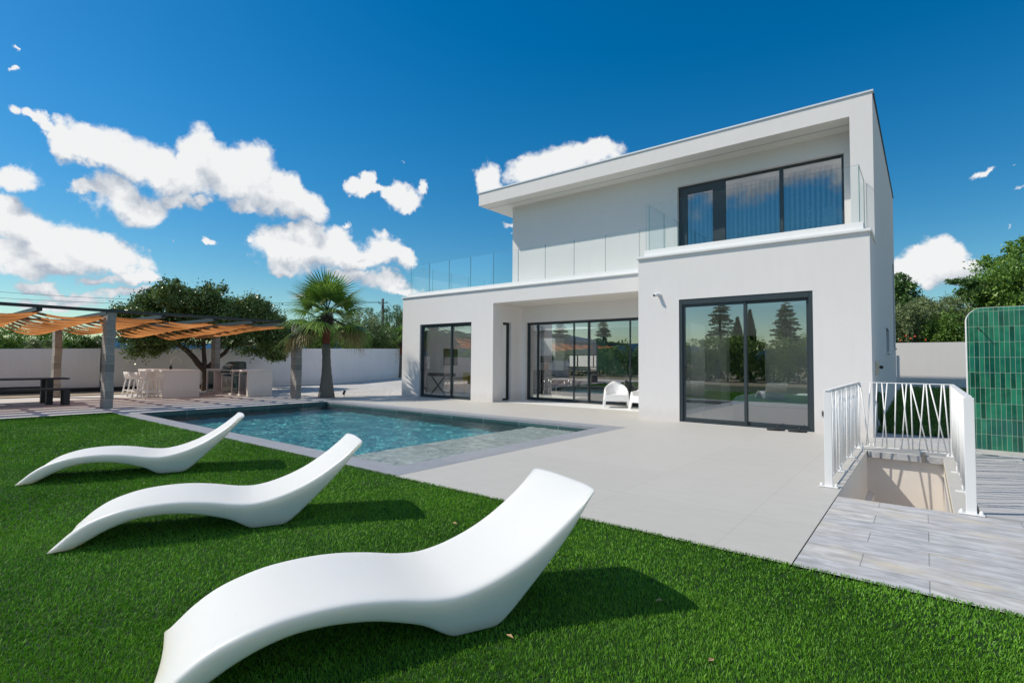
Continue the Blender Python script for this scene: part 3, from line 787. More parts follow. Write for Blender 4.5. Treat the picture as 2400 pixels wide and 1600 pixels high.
# ------------------------------------------------------------------ the house
house = thing('house', (-8.0, 12.57, 0), 'white two storey modern villa with flat roof and glass balustrades', 'house')
FY, RY, UY, AY, SX = 12.57, 11.27, 13.37, 14.05, -0.737
mb = MB()      # ground floor, left wing
mb.box(-15.18, -14.22, FY, FY + .3, 0, 3.60).box(-14.22, -11.70, FY, FY + .3, 2.59, 3.60).box(-11.70, -10.755, FY, FY + .3, 0, 3.60)
mb.box(-10.755, -5.2, FY, FY + .3, 3.15, 3.60)
mb.box(-15.18, -14.88, FY + .3, 13.3, 0, 3.60).box(-15.18, -14.88, 13.3, 21.2, 0, 3.60)
mb.box(-14.88, -13.30, 20.9, 21.2, 0, 3.6).box(-13.30, -11.4, 20.9, 21.2, 0, 1.05).box(-13.30, -11.4, 20.9, 21.2, 1.62, 3.6).box(-11.4, -1.037, 20.9, 21.2, 0, 3.6)
# alcove side wall with its narrow window, alcove rear wall
mb.box(-11.055, -10.755, FY + .3, 13.06, 0, 3.15).box(-11.055, -10.755, 13.06, 13.50, 2.58, 3.15).box(-11.055, -10.755, 13.50, AY, 0, 3.15)
mb.box(-11.055, -10.57, AY, AY + .3, 0, 3.15).box(-10.57, -5.2, AY, AY + .3, 2.61, 3.15)
mb.build('ground_floor_wall', 'render', house)
mb = MB()
mb.box(-10.755, -5.2, FY + .3, AY, 3.152, 3.2)
mb.build('alcove_soffit', 'soffit', house)
mb = MB()      # right block
mb.box(-5.2, -4.24, RY, RY + .3, 0, 3.69).box(-4.24, -1.65, RY, RY + .3, 2.69, 3.69).box(-1.65, SX, RY, RY + .3, 0, 3.69)
mb.box(-5.2, -4.9, RY + .3, 20.9, 0, 3.69)
mb.box(SX - .3, SX, RY + .3, 15.9, 0, 3.69).box(SX - .3, SX, 15.9, 17.2, 0, 1.60).box(SX - .3, SX, 15.9, 17.2, 2.21, 3.69)
mb.box(SX - .3, SX, 17.2, 19.9, 0, 3.69).box(SX - .3, SX, 19.9, 20.8, 0, 1.8).box(SX - .3, SX, 20.8, 21.2, 0, 3.69)
mb.build('front_block_wall', 'render', house)
def slab(mb, x0, x1, y0, y1, z0, z1, hole=None):
    if not hole: mb.box(x0, x1, y0, y1, z0, z1); return
    a, b, c, d = hole
    mb.box(x0, x1, y0, c, z0, z1).box(x0, x1, d, y1, z0, z1).box(x0, a, c, d, z0, z1).box(b, x1, c, d, z0, z1)
LIGHT_CUTS = ((-14.6, -11.6, 13.3, 15.6, 3.55), (-14.6, -11.3, 16.8, 20.2, 3.55), (-4.7, -1.3, 11.72, 13.2, 3.62))   # unseen openings added in the terrace floors to brighten the rooms
mb = MB()
slab(mb, -14.88, -11.055, FY + .3, 16.36, 2.78, 3.598, LIGHT_CUTS[0][:4]); slab(mb, -14.88, -11.055, 16.36, 20.9, 2.78, 3.598, LIGHT_CUTS[1][:4])
mb.box(-11.055, -5.2, FY + .3, AY, 3.2, 3.598).box(-11.055, -5.2, AY, AY + .3, 3.152, 3.598).box(-11.055, -5.2, AY + .3, 20.9, 2.78, 3.598)
slab(mb, -4.9, SX - .3, RY + .3, 20.9, 2.78, 3.69, LIGHT_CUTS[2][:4])
mb.build('floor_slab', 'coping', house)
for a, b, c, d, z in LIGHT_CUTS:
    mb = MB(); mb.add([(a, c, z), (b, c, z), (b, d, z), (a, d, z)], [(0, 1, 2, 3)]); mb.build('added_skylight', 'balustrade', house, fix=False)  # pane over each added opening
mb = MB()      # coping lips and curbs
mb.box(-15.22, -5.2, FY - .045, FY + .26, 3.60, 3.645).box(-15.22, -14.92, FY + .26, 21.2, 3.60, 3.645)
mb.box(-5.235, SX + .03, RY - .05, RY + .30, 3.69, 3.742).box(SX - .3, SX + .03, RY + .30, FY, 3.69, 3.742).box(-5.235, -4.95, RY + .30, UY, 3.69, 3.742)
mb.box(-14.98, -5.2, FY + .06, FY + .26, 3.645, 3.765).box(-14.98, -14.78, FY + .26, 20.0, 3.645, 3.765).box(-14.78, -10.62, 19.8, 20.0, 3.60, 3.765)
mb.box(-5.10, -0.835, RY + .11, RY + .30, 3.742, 3.905).box(-1.03, -0.835, RY + .30, FY, 3.742, 3.905).box(-5.10, -4.95, RY + .30, UY, 3.742, 3.905)
mb.build('parapet_coping', 'coping', house, 0.006)
mb = MB()      # upper floor
mb.box(-10.62, -5.06, UY, UY + .3, 3.60, 6.40).box(-5.06, -1.32, UY, UY + .3, 5.95, 6.40).box(-5.06, -1.32, UY, UY + .3, 3.69, 3.80).box(-1.32, -1.13, UY, UY + .3, 3.69, 6.40)
mb.box(-1.13, SX, FY, UY + .3, 3.69, 6.40)
mb.box(SX - .3, SX, UY + .3, 19.9, 3.69, 6.40).box(SX - .3, SX, 19.9, 20.8, 4.45, 6.40).box(SX - .3, SX, 20.8, 21.2, 3.69, 6.40)
mb.box(-10.62, -10.32, UY + .3, 21.2, 3.60, 6.40).box(-10.32, SX - .3, 20.9, 21.2, 3.69, 6.40)
mb.build('upper_floor_wall', 'render', house)
mb = MB(); mb.box(-11.42, SX, FY, 21.2, 6.40, 6.80)
roof = mb.build('roof', 'render', house)
mb = MB(); mb.box(-11.41, SX - .40, FY + .012, 21.19, 6.397, 6.40); mb.build('soffit', 'soffit', roof)
mb = MB(); mb.box(-11.40, -1.14, FY + .42, FY + .432, 6.394, 6.397); mb.build('shadow_gap', 'frame', roof)
mb = MB(); mb.box(-11.45, SX + .02, FY - .025, FY + .12, 6.80, 6.835).box(-11.45, -11.32, FY + .12, 21.2, 6.80, 6.835); mb.build('roof_trim', 'trim_metal', roof)
mb = MB(); mb.box(SX - .1, SX + .025, FY + .12, 21.22, 6.79, 6.833); mb.build('side_flashing', 'black', roof)
# rooms
mb = MB()
mb.box(-11.055, -10.935, AY + .3, 15.0, 0.0, 2.78)
mb.build('interior_wall', 'room', house)
mb = MB()
mb.box(-4.9, -4.60, 16.5, 16.62, 0, 2.78).box(-4.60, -3.66, 16.5, 16.62, 2.1, 2.78).box(-3.66, -1.037, 16.5, 16.62, 0, 2.78)
mb.build('interior_wall', 'room', house)
mb = MB()
mb.box(-14.88, -5.2, FY + .302, 20.9, -.02, 0.006).box(-14.22, -11.70, FY, FY + .3, -.02, 0.006).box(-4.9, -1.04, RY + .302, 20.9, -.02, 0.006).box(-4.24, -1.65, RY, RY + .3, -.02, 0.006)
mb.build('interior_floor', 'lacquer', house)
mb = MB(); mb.box(-10.3, -1.05, UY + .32, 20.88, 3.70, 3.72); mb.build('upper_room_floor', 'bedbase', house)

def slider(name, x0, x1, z1, y, posts, label, depth=0.12, handle=None, pane='pane', fw=0.07, toph=0.09, stile=.055):
    """sliding glazing in the plane y; posts = x of the meeting stiles"""
    mb = MB()
    mb.box(x0, x0 + fw, y, y + depth, 0.008, z1).box(x1 - fw, x1, y, y + depth, 0.008, z1)
    mb.box(x0 + fw, x1 - fw, y, y + depth, z1 - toph, z1).box(x0 + fw, x1 - fw, y, y + depth, 0.008, 0.035)
    fr = mb.build(name, 'frame', house, 0.004)
    fr['label'] = label
    xs = [x0 + fw] + list(posts) + [x1 - fw]
    for i in range(len(xs) - 1):
        a, b = xs[i], xs[i + 1]; yy = y + (.030 if i % 2 == 0 else .072)
        s = MB(); sw = stile
        aa = a + (0 if i == 0 else -stile / 2); bb = b + (0 if i == len(xs) - 2 else stile / 2)
        s.box(aa, aa + sw, yy, yy + .035, .036, z1 - toph).box(bb - sw, bb, yy, yy + .035, .036, z1 - toph)
        s.box(aa + sw, bb - sw, yy, yy + .035, z1 - toph - sw, z1 - toph).box(aa + sw, bb - sw, yy, yy + .035, .036, .036 + .07)
        s.build('sash', 'frame', fr, 0.003)
        g_ = MB(); g_.add([(aa + sw, yy + .018, .106), (bb - sw, yy + .018, .106), (bb - sw, yy + .018, z1 - toph - sw), (aa + sw, yy + .018, z1 - toph - sw)], [(0, 1, 2, 3)])
        g_.build('pane', pane, fr, fix=False)
    if handle:
        hx, hz = handle
        h = MB(); h.box(hx, hx + .02, y - .045, y - .025, hz, hz + .26).box(hx, hx + .02, y - .025, y + .03, hz, hz + .02).box(hx, hx + .02, y - .025, y + .03, hz + .24, hz + .26)
        h.build('handle', 'black', fr)
    return fr
slider('sliding_door', -4.24, -1.65, 2.69, RY + .012, (-2.88,), 'bedroom sliding door, two wide panes', handle=(-4.14, .95), toph=.12)
slider('sliding_door', -14.22, -11.70, 2.59, FY + .06, (-12.72,), 'music room sliding door left of the alcove', handle=(-14.10, .95), toph=.06)
slider('sliding_door', -10.57, -5.2, 2.61, AY + .10, (-10.17, -8.75, -8.22, -6.81), 'long kitchen glazing at the back of the alcove', toph=.04, stile=.042, fw=.05)
# white mullion post inside the left reveal
mb = MB(); mb.box(-14.20, -14.08, FY + .20, FY + .28, .008, 2.52); mb.build('window_jamb', 'lacquer', house)
# narrow alcove window (in the x plane)
mb = MB()
mb.box(-10.93, -10.85, 13.06, 13.11, 0.03, 2.58).box(-10.93, -10.85, 13.38, 13.50, 0.03, 2.58).box(-10.93, -10.85, 13.11, 13.38, 0.03, .08).box(-10.93, -10.85, 13.11, 13.38, 2.50, 2.58)
nw = mb.build('narrow_window', 'black', house)
mb = MB(); mb.add([(-10.89, 13.11, .08), (-10.89, 13.38, .08), (-10.89, 13.38, 2.5), (-10.89, 13.11, 2.5)], [(0, 1, 2, 3)]); mb.build('pane', 'pane', nw, fix=False)
mb = MB(); mb.box(-10.885, -10.87, 13.115, 13.375, .085, 2.495); mb.build('roller_blind', 'blind', nw)
# upper window: door leaf at the left, two fixed lights
mb = MB(); y0, y1 = UY + .10, UY + .18
mb.box(-5.06, -4.99, y0, y1, 3.80, 5.95).box(-1.375, -1.32, y0, y1, 3.80, 5.95).box(-4.99, -1.375, y0, y1, 5.90, 5.95).box(-4.99, -1.375, y0, y1, 3.80, 3.85)
mb.box(-4.03, -3.87, y0, y1, 3.85, 5.90).box(-2.63, -2.55, y0, y1, 3.85, 5.90)
uw = mb.build('upper_window', 'frame', house, 0.003)
mb = MB(); mb.box(-4.99, -4.84, y0 + .01, y1 - .01, 3.85, 5.90).box(-4.18, -4.03, y0 + .01, y1 - .01, 3.85, 5.90).box(-4.84, -4.18, y0 + .01, y1 - .01, 5.74, 5.90).box(-4.84, -4.18, y0 + .01, y1 - .01, 3.85, 4.0)
mb.build('door_leaf', 'frame', uw)
for a, b in ((-4.84, -4.18), (-3.87, -2.63), (-2.55, -1.375)):
    mb = MB(); mb.add([(a, y0 + .04, 3.85), (b, y0 + .04, 3.85), (b, y0 + .04, 5.90), (a, y0 + .04, 5.90)], [(0, 1, 2, 3)]); mb.build('pane', 'pane_blue', uw, fix=False)
mb = MB(); x = -4.86
i = 0
while x < -1.40:                                              # vertical blind louvres, half open
    if not (-4.18 < x < -3.9):
        mb.bar((x, UY + .32, 3.84), (x, UY + .32, 5.82), 0.10, 0.004, up=(.8, .6 if i % 5 else .5, 0))
    x += 0.107; i += 1
mb.box(-4.9, -1.38, UY + .28, UY + .36, 5.84, 5.90)
mb.build('vertical_blind', 'blind', uw)
# side windows
for a, b, c, d in ((15.9, 17.2, 1.60, 2.21), (19.9, 20.8, 1.8, 4.45)):
    xx = SX - .10; mb = MB()
    mb.box(xx - .05, xx, a, a + .06, c, d).box(xx - .05, xx, b - .06, b, c, d).box(xx - .05, xx, a + .06, b - .06, c, c + .06).box(xx - .05, xx, a + .06, b - .06, d - .06, d)
    sw_ = mb.build('side_window', 'frame', house)
    xx = SX - .12; mb = MB(); mb.add([(xx, a, c), (xx, b, c), (xx, b, d), (xx, a, d)], [(0, 1, 2, 3)]); mb.build('pane', 'pane', sw_, fix=False)
    mb = MB(); mb.box(SX - .12, SX + .05, a - .04, b + .04, c - .035, c); mb.build('window_sill', 'coping', sw_)
# kitchen strip window
mb = MB(); mb.box(-13.3, -11.4, 20.95, 21.0, 1.05, 1.08).box(-13.3, -11.4, 20.95, 21.0, 1.59, 1.62).box(-12.75, -12.71, 20.95, 21.0, 1.08, 1.59).box(-11.9, -11.87, 20.95, 21.0, 1.08, 1.59)
mb.build('strip_window', 'black', house)

# glass balustrades: each pane a part
def bal_panel(p, q_, z0, z1):
    p = Vector((p[0], p[1], 0)); q_ = Vector((q_[0], q_[1], 0)); d = (q_ - p).normalized(); s = Vector((-d.y, d.x, 0)) * 0.006
    p = p + d * .006; q_ = q_ - d * .006
    vs = [p - s, q_ - s, q_ + s, p + s]
    vs = [(v.x, v.y, z0) for v in vs] + [(v.x, v.y, z1) for v in vs]
    mb = MB(); mb.add(vs, [(0, 1, 5, 4), (2, 3, 7, 6)], 0); mb.add(vs, [(0, 3, 2, 1), (4, 5, 6, 7), (1, 2, 6, 5), (3, 0, 4, 7)], 1)
    mb.build('glass_panel', ['balustrade', 'glass_edge'], house)
xs = [-14.93, -13.93, -12.92, -11.91, -10.89, -9.88, -8.86, -7.85, -6.84, -5.84, -5.12]
for a, b in zip(xs[:-1], xs[1:]): bal_panel((a, FY + .16), (b, FY + .16), 3.765, 4.80)
for k in range(7): bal_panel((-14.88, FY + .2 + k), (-14.88, FY + 1.2 + k), 3.765, 4.80)
for k in range(4): bal_panel((-14.8 + k * 1.03, 19.9), (-13.77 + k * 1.03, 19.9), 3.765, 4.80)
bx = [-5.10, -4.02, -3.02, -1.975, -0.87]
for a, b in zip(bx[:-1], bx[1:]): bal_panel((a, RY + .2), (b, RY + .2), 3.905, 5.0)
bal_panel((-5.03, RY + .22), (-5.03, 12.4), 3.905, 5.0); bal_panel((-5.03, 12.4), (-5.03, UY - .02), 3.905, 5.0)
bal_panel((-0.90, RY + .22), (-0.90, FY - .02), 3.905, 5.0)

# ---------------------------------------------------------------- things inside the house
t = thing('keyboard_piano', (-14.0, 13.25, 0), 'black electric keyboard on a crossed stand behind the left sliding door', 'keyboard')
mb = MB(); mb.box(-14.72, -13.22, 13.1, 13.42, .74, .86); mb.build('keyboard_case', 'black', t, .02)
mb = MB(); mb.box(-14.62, -13.32, 13.11, 13.22, .86, .868); mb.build('keys', 'lacquer', t)
mb = MB(); mb.bar((-14.35, 13.24, .03), (-13.6, 13.24, .74), .04, .03).bar((-13.6, 13.28, .03), (-14.35, 13.28, .74), .04, .03).box(-14.45, -14.25, 13.1, 13.44, .01, .04).box(-13.7, -13.5, 13.1, 13.44, .01, .04)
mb.build('stand', 'black', t)
t = thing('framed_picture', (-14.87, 14.77, 1.45), 'dark framed picture on the wall behind the keyboard', 'picture')
mb = MB(); mb.box(-14.88, -14.84, 14.40, 14.46, 1.12, 1.78).box(-14.88, -14.84, 15.09, 15.15, 1.12, 1.78).box(-14.88, -14.84, 14.46, 15.09, 1.12, 1.18).box(-14.88, -14.84, 14.46, 15.09, 1.72, 1.78); mb.build('picture_frame', 'black', t)
mb = MB(); mb.box(-14.88, -14.86, 14.46, 15.09, 1.18, 1.72); mb.build('print', 'picture', t)
t = thing('yellow_chair', (-14.35, 15.4, 0), 'yellow plastic chair at the right edge of the left sliding door', 'chair')
mb = MB(); mb.box(-14.55, -14.1, 15.2, 15.65, .42, .46); mb.build('seat', 'yellow', t, .01)
mb = MB(); mb.box(-14.55, -14.1, 15.16, 15.20, .5, .85); mb.build('backrest', 'yellow', t, .01)
for lx, ly in ((-14.52, 15.23), (-14.13, 15.23), (-14.52, 15.62), (-14.13, 15.62)):
    mb = MB(); mb.tube([(lx, ly, 0.006), (lx, ly, .43)], .016); mb.build('leg', 'yellow', t)
t = thing('kitchen_island', (-11.1, 17.4, 0), 'black stone kitchen island seen through the alcove glazing', 'kitchen island')
mb = MB(); mb.box(-12.6, -9.7, 17.0, 17.95, 0.006, .90); mb.build('island_body', 'marble', t)
mb = MB(); mb.box(-12.65, -9.65, 16.95, 18.0, .90, .95); mb.build('worktop', 'marble', t, .005)
t = thing('oven_tower', (-13.4, 19.8, 0), 'white tall kitchen cupboard with a built in oven', 'kitchen unit')
mb = MB(); mb.box(-13.9, -13.0, 19.5, 20.3, 0.006, 2.35); mb.build('carcass', 'lacquer', t, .004)
mb = MB(); mb.box(-13.8, -13.1, 19.47, 19.5, 1.25, 1.55); mb.build('microwave', 'darkglass', t)
mb = MB(); mb.box(-13.8, -13.1, 19.47, 19.5, .65, 1.2); mb.build('oven', 'steel', t)
t = thing('kitchen_cupboard', (-8.5, 20.4, 0), 'dark teal tall kitchen cupboards along the rear wall', 'kitchen unit')
mb = MB(); mb.box(-11.3, -6.2, 20.2, 20.88, 0.006, 2.4); mb.build('carcass', 'teal', t)
for k in range(9):
    mb = MB(); mb.box(-11.29 + k * .566, -10.735 + k * .566, 20.17, 20.2, .08, 2.38); mb.build('cupboard_door', 'teal', t, .003)
t = thing('kitchen_counter', (-12.3, 20.5, 0), 'dark counter below the strip window', 'counter')
mb = MB(); mb.box(-12.98, -11.35, 20.25, 20.88, 0.006, .9); mb.build('base', 'teal', t)
mb = MB(); mb.box(-12.98, -11.35, 20.2, 20.88, .9, .94); mb.build('worktop', 'marble', t)
t = thing('kitchen_tap', (-11.3, 17.6, .95), 'black swan neck tap on the kitchen island', 'tap')
mb = MB(); mb.tube([(-11.3, 17.6, .95), (-11.3, 17.6, 1.35)] + [(-11.3 + .1 - .1 * math.cos(a), 17.6, 1.35 + .1 * math.sin(a)) for a in (.5, 1.0, 1.57, 2.1, 2.64, 3.14)] + [(-11.1, 17.6, 1.28)], .013); mb.build('spout', 'black', t)
t = thing('orange_vase', (-11.95, 17.3, .95), 'orange jar standing on the black kitchen island', 'jar')
mb = MB(); mb.tube([(-11.95, 17.3, .95), (-11.95, 17.3, 1.02), (-11.95, 17.3, 1.15), (-11.95, 17.3, 1.24), (-11.95, 17.3, 1.27)], [.07, .09, .085, .06, .05], 12); mb.build('body', 'orange', t)
st = thing('indoor_stool', (-12.2, 16.6, 0), 'tall black stool in front of the kitchen island, first from its left end', 'bar stool', 'stools at the kitchen island')
mb = MB(); mb.box(-.18, .18, -.18, .18, .66, .69); local(mb.build('seat', 'black'), st)
for lx, ly in ((-.15, -.15), (.15, -.15), (-.15, .15), (.15, .15)):
    mb = MB(); mb.tube([(lx * 1.2, ly * 1.2, 0.006), (lx, ly, .66)], .012, 6); local(mb.build('leg', 'steel'), st)
for fy in (-.175, .16):
    mb = MB(); mb.box(-.17, .17, fy, fy + .015, .25, .27); local(mb.build('footrest', 'steel'), st)
dup(st, (-11.3, 16.6, 0), label='tall black stool in front of the kitchen island, second from its left end')
dup(st, (-10.4, 16.6, 0), label='tall black stool in front of the kitchen island, nearest to the sofa')
t = thing('sofa', (-8.9, 15.6, 0), 'beige corner sofa behind the alcove glazing', 'sofa')
mb = MB(); mb.box(-9.9, -6.6, 15.2, 16.2, .12, .42); mb.build('seat', 'sofa', t, .05, seg=3)
mb = MB(); mb.prism([(15.75, .40), (16.15, .42), (16.28, .86), (16.08, .88)], 'x', -9.5, -7.2); mb.build('backrest', 'sofa', t, .04, seg=3)
mb = MB(); mb.box(-7.2, -6.6, 15.2, 16.2, .42, .62); mb.build('armrest', 'sofa', t, .05, seg=3)
cu_ = None
for k, (cx, lab) in enumerate(((-8.75, 'black square cushion on the sofa, left one of two'), (-8.05, 'black square cushion on the sofa, right one of two'))):
    if cu_ is None:
        cu_ = thing('cushion', (cx, 15.72, .62), lab, 'cushion', 'black cushions on the sofa')
        cu_.rotation_euler = (R(-18), 0, 0)
        mb = MB(); mb.box(-.24, .24, -.06, .06, -.22, .22); local(mb.build('cover', 'cushion', bevel=.045, seg=3), cu_)
    else:
        c2_ = dup(cu_, (cx, 15.72, .62), label=lab); c2_.rotation_euler = (R(-18), 0, R(12))
t = thing('wardrobe', (-4.6, 12.9, 0), 'tall white wardrobe at the left side of the bedroom', 'wardrobe')
mb = MB(); mb.box(-4.88, -4.36, 12.3, 13.3, 0.006, 2.25); mb.build('carcass', 'lacquer', t, .004)
for y_ in (12.31, 12.81):
    mb = MB(); mb.box(-4.36, -4.34, y_, y_ + .48, .06, 1.1); mb.build('lower_door', 'lacquer', t, .003)
    mb = MB(); mb.box(-4.36, -4.34, y_, y_ + .48, 1.11, 2.23); mb.build('upper_door', 'lacquer', t, .003)
t = thing('television', (-4.86, 14.2, 1.3), 'large black television on the bedroom side wall', 'television')
mb = MB(); mb.box(-4.88, -4.82, 13.5, 14.75, .85, 1.72); mb.build('casing', 'black', t)
mb = MB(); mb.box(-4.82, -4.815, 13.52, 14.73, .87, 1.70); mb.build('screen', 'darkglass', t)
t = thing('wall_cupboard', (-4.7, 15.2, 1.4), 'white hanging cupboard beside the television', 'cupboard')
mb = MB(); mb.box(-4.88, -4.5, 14.95, 15.6, .7, 2.1); mb.build('carcass', 'lacquer', t, .004)
mb = MB(); mb.box(-4.5, -4.48, 14.96, 15.59, .71, 1.39); mb.build('lower_door', 'lacquer', t); mb = MB(); mb.box(-4.5, -4.48, 14.96, 15.59, 1.41, 2.09); mb.build('upper_door', 'lacquer', t)
t = thing('doorway_sheet', (-4.1, 16.4, 0), 'dark pleated sheet across the bedroom doorway', 'curtain')  # dark pleated sheet fills the doorway opening
mb = MB(); pts = [(-4.62 + k * .025, 16.42 + .025 * math.sin(k * 1.3)) for k in range(40)]
mb.add([(x, y, .01) for x, y in pts] + [(x, y, 2.1) for x, y in pts], [(k, k + 1, k + 41, k + 40) for k in range(39)], 0, True); mb.build('cloth', 'cushion', t)
t = thing('bed', (-2.2, 13.0, 0), 'low bed with pale blue duvet behind the right sliding door', 'bed')
mb = MB(); mb.box(-3.35, -1.1, 12.15, 14.1, 0.006, .36); mb.build('bed_base', 'bedbase', t, .02)
mb = MB()
nxb, nyb = 26, 22
vs = []
for i in range(nxb):
    for j in range(nyb):
        u, v_ = i / (nxb - 1), j / (nyb - 1); ed = min(u, 1 - u, v_, 1 - v_)
        z = .58 - .16 * max(0, 1 - ed / .07) ** 2 + .018 * math.sin(u * 17 + 3 * v_) * math.sin(v_ * 11)
        vs.append((-3.40 + 2.35 * u, 12.10 + 2.05 * v_, z))
mb.add(vs, [(i * nyb + j, (i + 1) * nyb + j, (i + 1) * nyb + j + 1, i * nyb + j + 1) for i in range(nxb - 1) for j in range(nyb - 1)], 0, True)
o = mb.build('duvet', 'duvet', t); md = o.modifiers.new('thick', 'SOLIDIFY'); md.thickness = .12; md.offset = -1
t = thing('punching_bag', (-2.05, 14.3, 3.72), 'dark punching bag with white lettering behind the upper window', 'punching bag')
mb = MB(); mb.tube([(-2.05, 14.3, 3.74), (-2.05, 14.3, 3.8), (-2.05, 14.3, 5.05), (-2.05, 14.3, 5.12)], [.13, .17, .17, .12], 18); mb.build('bag', 'cushion', t)
def text_mesh(name, s, size, mat, mtx, parent):
    cu2 = bpy.data.curves.new(name, 'FONT'); cu2.body = s; cu2.size = size; cu2.extrude = .002; cu2.align_x = 'CENTER'; cu2.align_y = 'CENTER'
    to = bpy.data.objects.new(name, cu2); me = bpy.data.meshes.new_from_object(to)
    me.transform(mtx); me.materials.clear(); me.materials.append(M[mat])
    o = bpy.data.objects.new(name, me); COL.objects.link(o); bpy.data.objects.remove(to); attach(o, parent); return o
text_mesh('lettering', 'VENUM', .16, 'text', Matrix.Translation((-2.05, 14.122, 4.80)) @ Matrix.Rotation(R(90), 4, 'X') @ Matrix.Rotation(R(90), 4, 'Z'), t)
t = thing('strike_shield', (-1.68, 14.2, 3.72), 'pale rounded training pad beside the dark punching bag upstairs', 'training pad')
mb = MB(); mb.tube([(-1.68, 14.2, 3.73), (-1.68, 14.2, 3.9), (-1.68, 14.2, 4.6), (-1.68, 14.2, 4.95), (-1.68, 14.2, 5.05)], [.14, .2, .2, .15, .06], 16); mb.build('pad', 'blind', t)

# ------------------------------------------------------------------ loungers
TOP = [(0, .012), (.05, .060), (.11, .116), (.2, .178), (.29, .216), (.43, .253), (.6, .269), (.76, .267), (.93, .246), (1.1, .214), (1.24, .207), (1.42, .245), (1.62, .327), (1.83, .457), (1.97, .556), (2.06, .617)]
BOT = [(0, 0), (.12, 0), (.19, .035), (.29, .092), (.39, .135), (.5, .164), (.6, .172), (.71, .168), (.85, .148), (.96, .118), (1.08, .076), (1.22, 0), (1.45, 0), (1.53, .052), (1.62, .135), (1.755, .266), (1.9, .412), (2.0, .520), (2.075, .592)]
def spline(pts, xs):
    """smooth curve through pts by arc length"""
    P_ = np.array(pts); d = np.r_[0, np.cumsum(np.hypot(*np.diff(P_, axis=0).T))]; n = len(d)
    def c(y):
        t = np.zeros(n); t[1:-1] = (y[2:] - y[:-2]) / (d[2:] - d[:-2]); t[0] = (y[1] - y[0]) / (d[1] - d[0]); t[-1] = (y[-1] - y[-2]) / (d[-1] - d[-2])
        q_ = np.asarray(xs) * d[-1]; i = np.clip(np.searchsorted(d, q_, side='right') - 1, 0, n - 2); h = d[i + 1] - d[i]; s = (q_ - d[i]) / h
        return (2 * s**3 - 3 * s**2 + 1) * y[i] + (s**3 - 2 * s**2 + s) * h * t[i] + (-2 * s**3 + 3 * s**2) * y[i + 1] + (s**3 - s**2) * h * t[i + 1]
    return np.stack([c(P_[:, 0]), c(P_[:, 1])], 1)
def lounger_mesh(width=.66):
    n = 64; xs = np.linspace(0, 1, n); T = spline(TOP, xs); B = spline(BOT, xs)
    B[:, 1] = np.maximum(B[:, 1], 0)
    hw = width / 2
    st = [(hw, .30), (hw - .004, .16), (hw - .014, .06), (hw - .032, .012), (hw - .06, 0), (.18, 0), (.09, 0), (0, 0)]
    st = [(-a, b) for a, b in st[:-1]] + [(a, b) for a, b in st[::-1]]
    ns = len(st); vs = []
    for wv, ins in st:
        e = (wv / hw) ** 2
        dish = -.016 * (1 - e)
        for i in range(n):
            u = xs[i]; th = np.hypot(*(T[i] - B[i])); k = min(ins * .10, th * .30) / max(th, 1e-6)
            endh = max(0, (u - .80) / .20); endf = max(0, (.14 - u) / .14)
            sh = -.055 * e * e * endh ** 2 + .022 * (1 - e) * endf ** 2
            fade = min(1, u / .12, (1 - u) / .06 + .3)
            t_ = T[i] + (B[i] - T[i]) * k; b_ = B[i] + (T[i] - B[i]) * k * (.4 if B[i, 1] < .01 else 1)
            und = wv * (1 - .05 * min(1, th / .2))
            vs.append((wv, t_[0] + sh, t_[1] + dish * fade)); vs.append((und, b_[0] + sh, b_[1]))
    fs = []
    idx = lambda s, i, b: (s * n + i) * 2 + b
    for s in range(ns - 1):
        for i in range(n - 1):
            fs.append((idx(s, i, 0), idx(s + 1, i, 0), idx(s + 1, i + 1, 0), idx(s, i + 1, 0)))
            fs.append((idx(s, i, 1), idx(s, i + 1, 1), idx(s + 1, i + 1, 1), idx(s + 1, i, 1)))
        fs.append((idx(s, 0, 0), idx(s, 0, 1), idx(s + 1, 0, 1), idx(s + 1, 0, 0)))
        fs.append((idx(s, n - 1, 0), idx(s + 1, n - 1, 0), idx(s + 1, n - 1, 1), idx(s, n - 1, 1)))
    for s in (0, ns - 1):
        for i in range(n - 1):
            fs.append((idx(s, i, 0), idx(s, i + 1, 0), idx(s, i + 1, 1), idx(s, i, 1)))
    mb = MB(); mb.add(vs, fs, 0, True)
    return mb
def place_lounger(o, foot, ang):
    a = R(ang)           # foot = near corner of the foot end; long axis leans from +Y towards +X
    s_, c_ = math.sin(a), math.cos(a)
    o.location = (foot[0] - .33 * c_, foot[1] + .33 * s_, 0.0)
    o.rotation_euler = (0, 0, -a)
lg = lounger_mesh().build('sun_lounger', 'plastic')
md = lg.modifiers.new('sub', 'SUBSURF'); md.levels = 1; md.render_levels = 2
tag(lg, 'white wave shaped sun lounger nearest the camera, its foot end cut by the frame', 'sun lounger', 'white loungers on the lawn')
place_lounger(lg, (-2.243, .673), 24.5)
l2 = lg.copy(); COL.objects.link(l2); l2['label'] = 'white wave shaped sun lounger in the middle, its headrest over the pool corner'; place_lounger(l2, (-4.577, .822), 25.2)
l3 = lg.copy(); COL.objects.link(l3); l3['label'] = 'white wave shaped sun lounger farthest away, beside the pool'; place_lounger(l3, (-7.245, 1.034), 22.6)
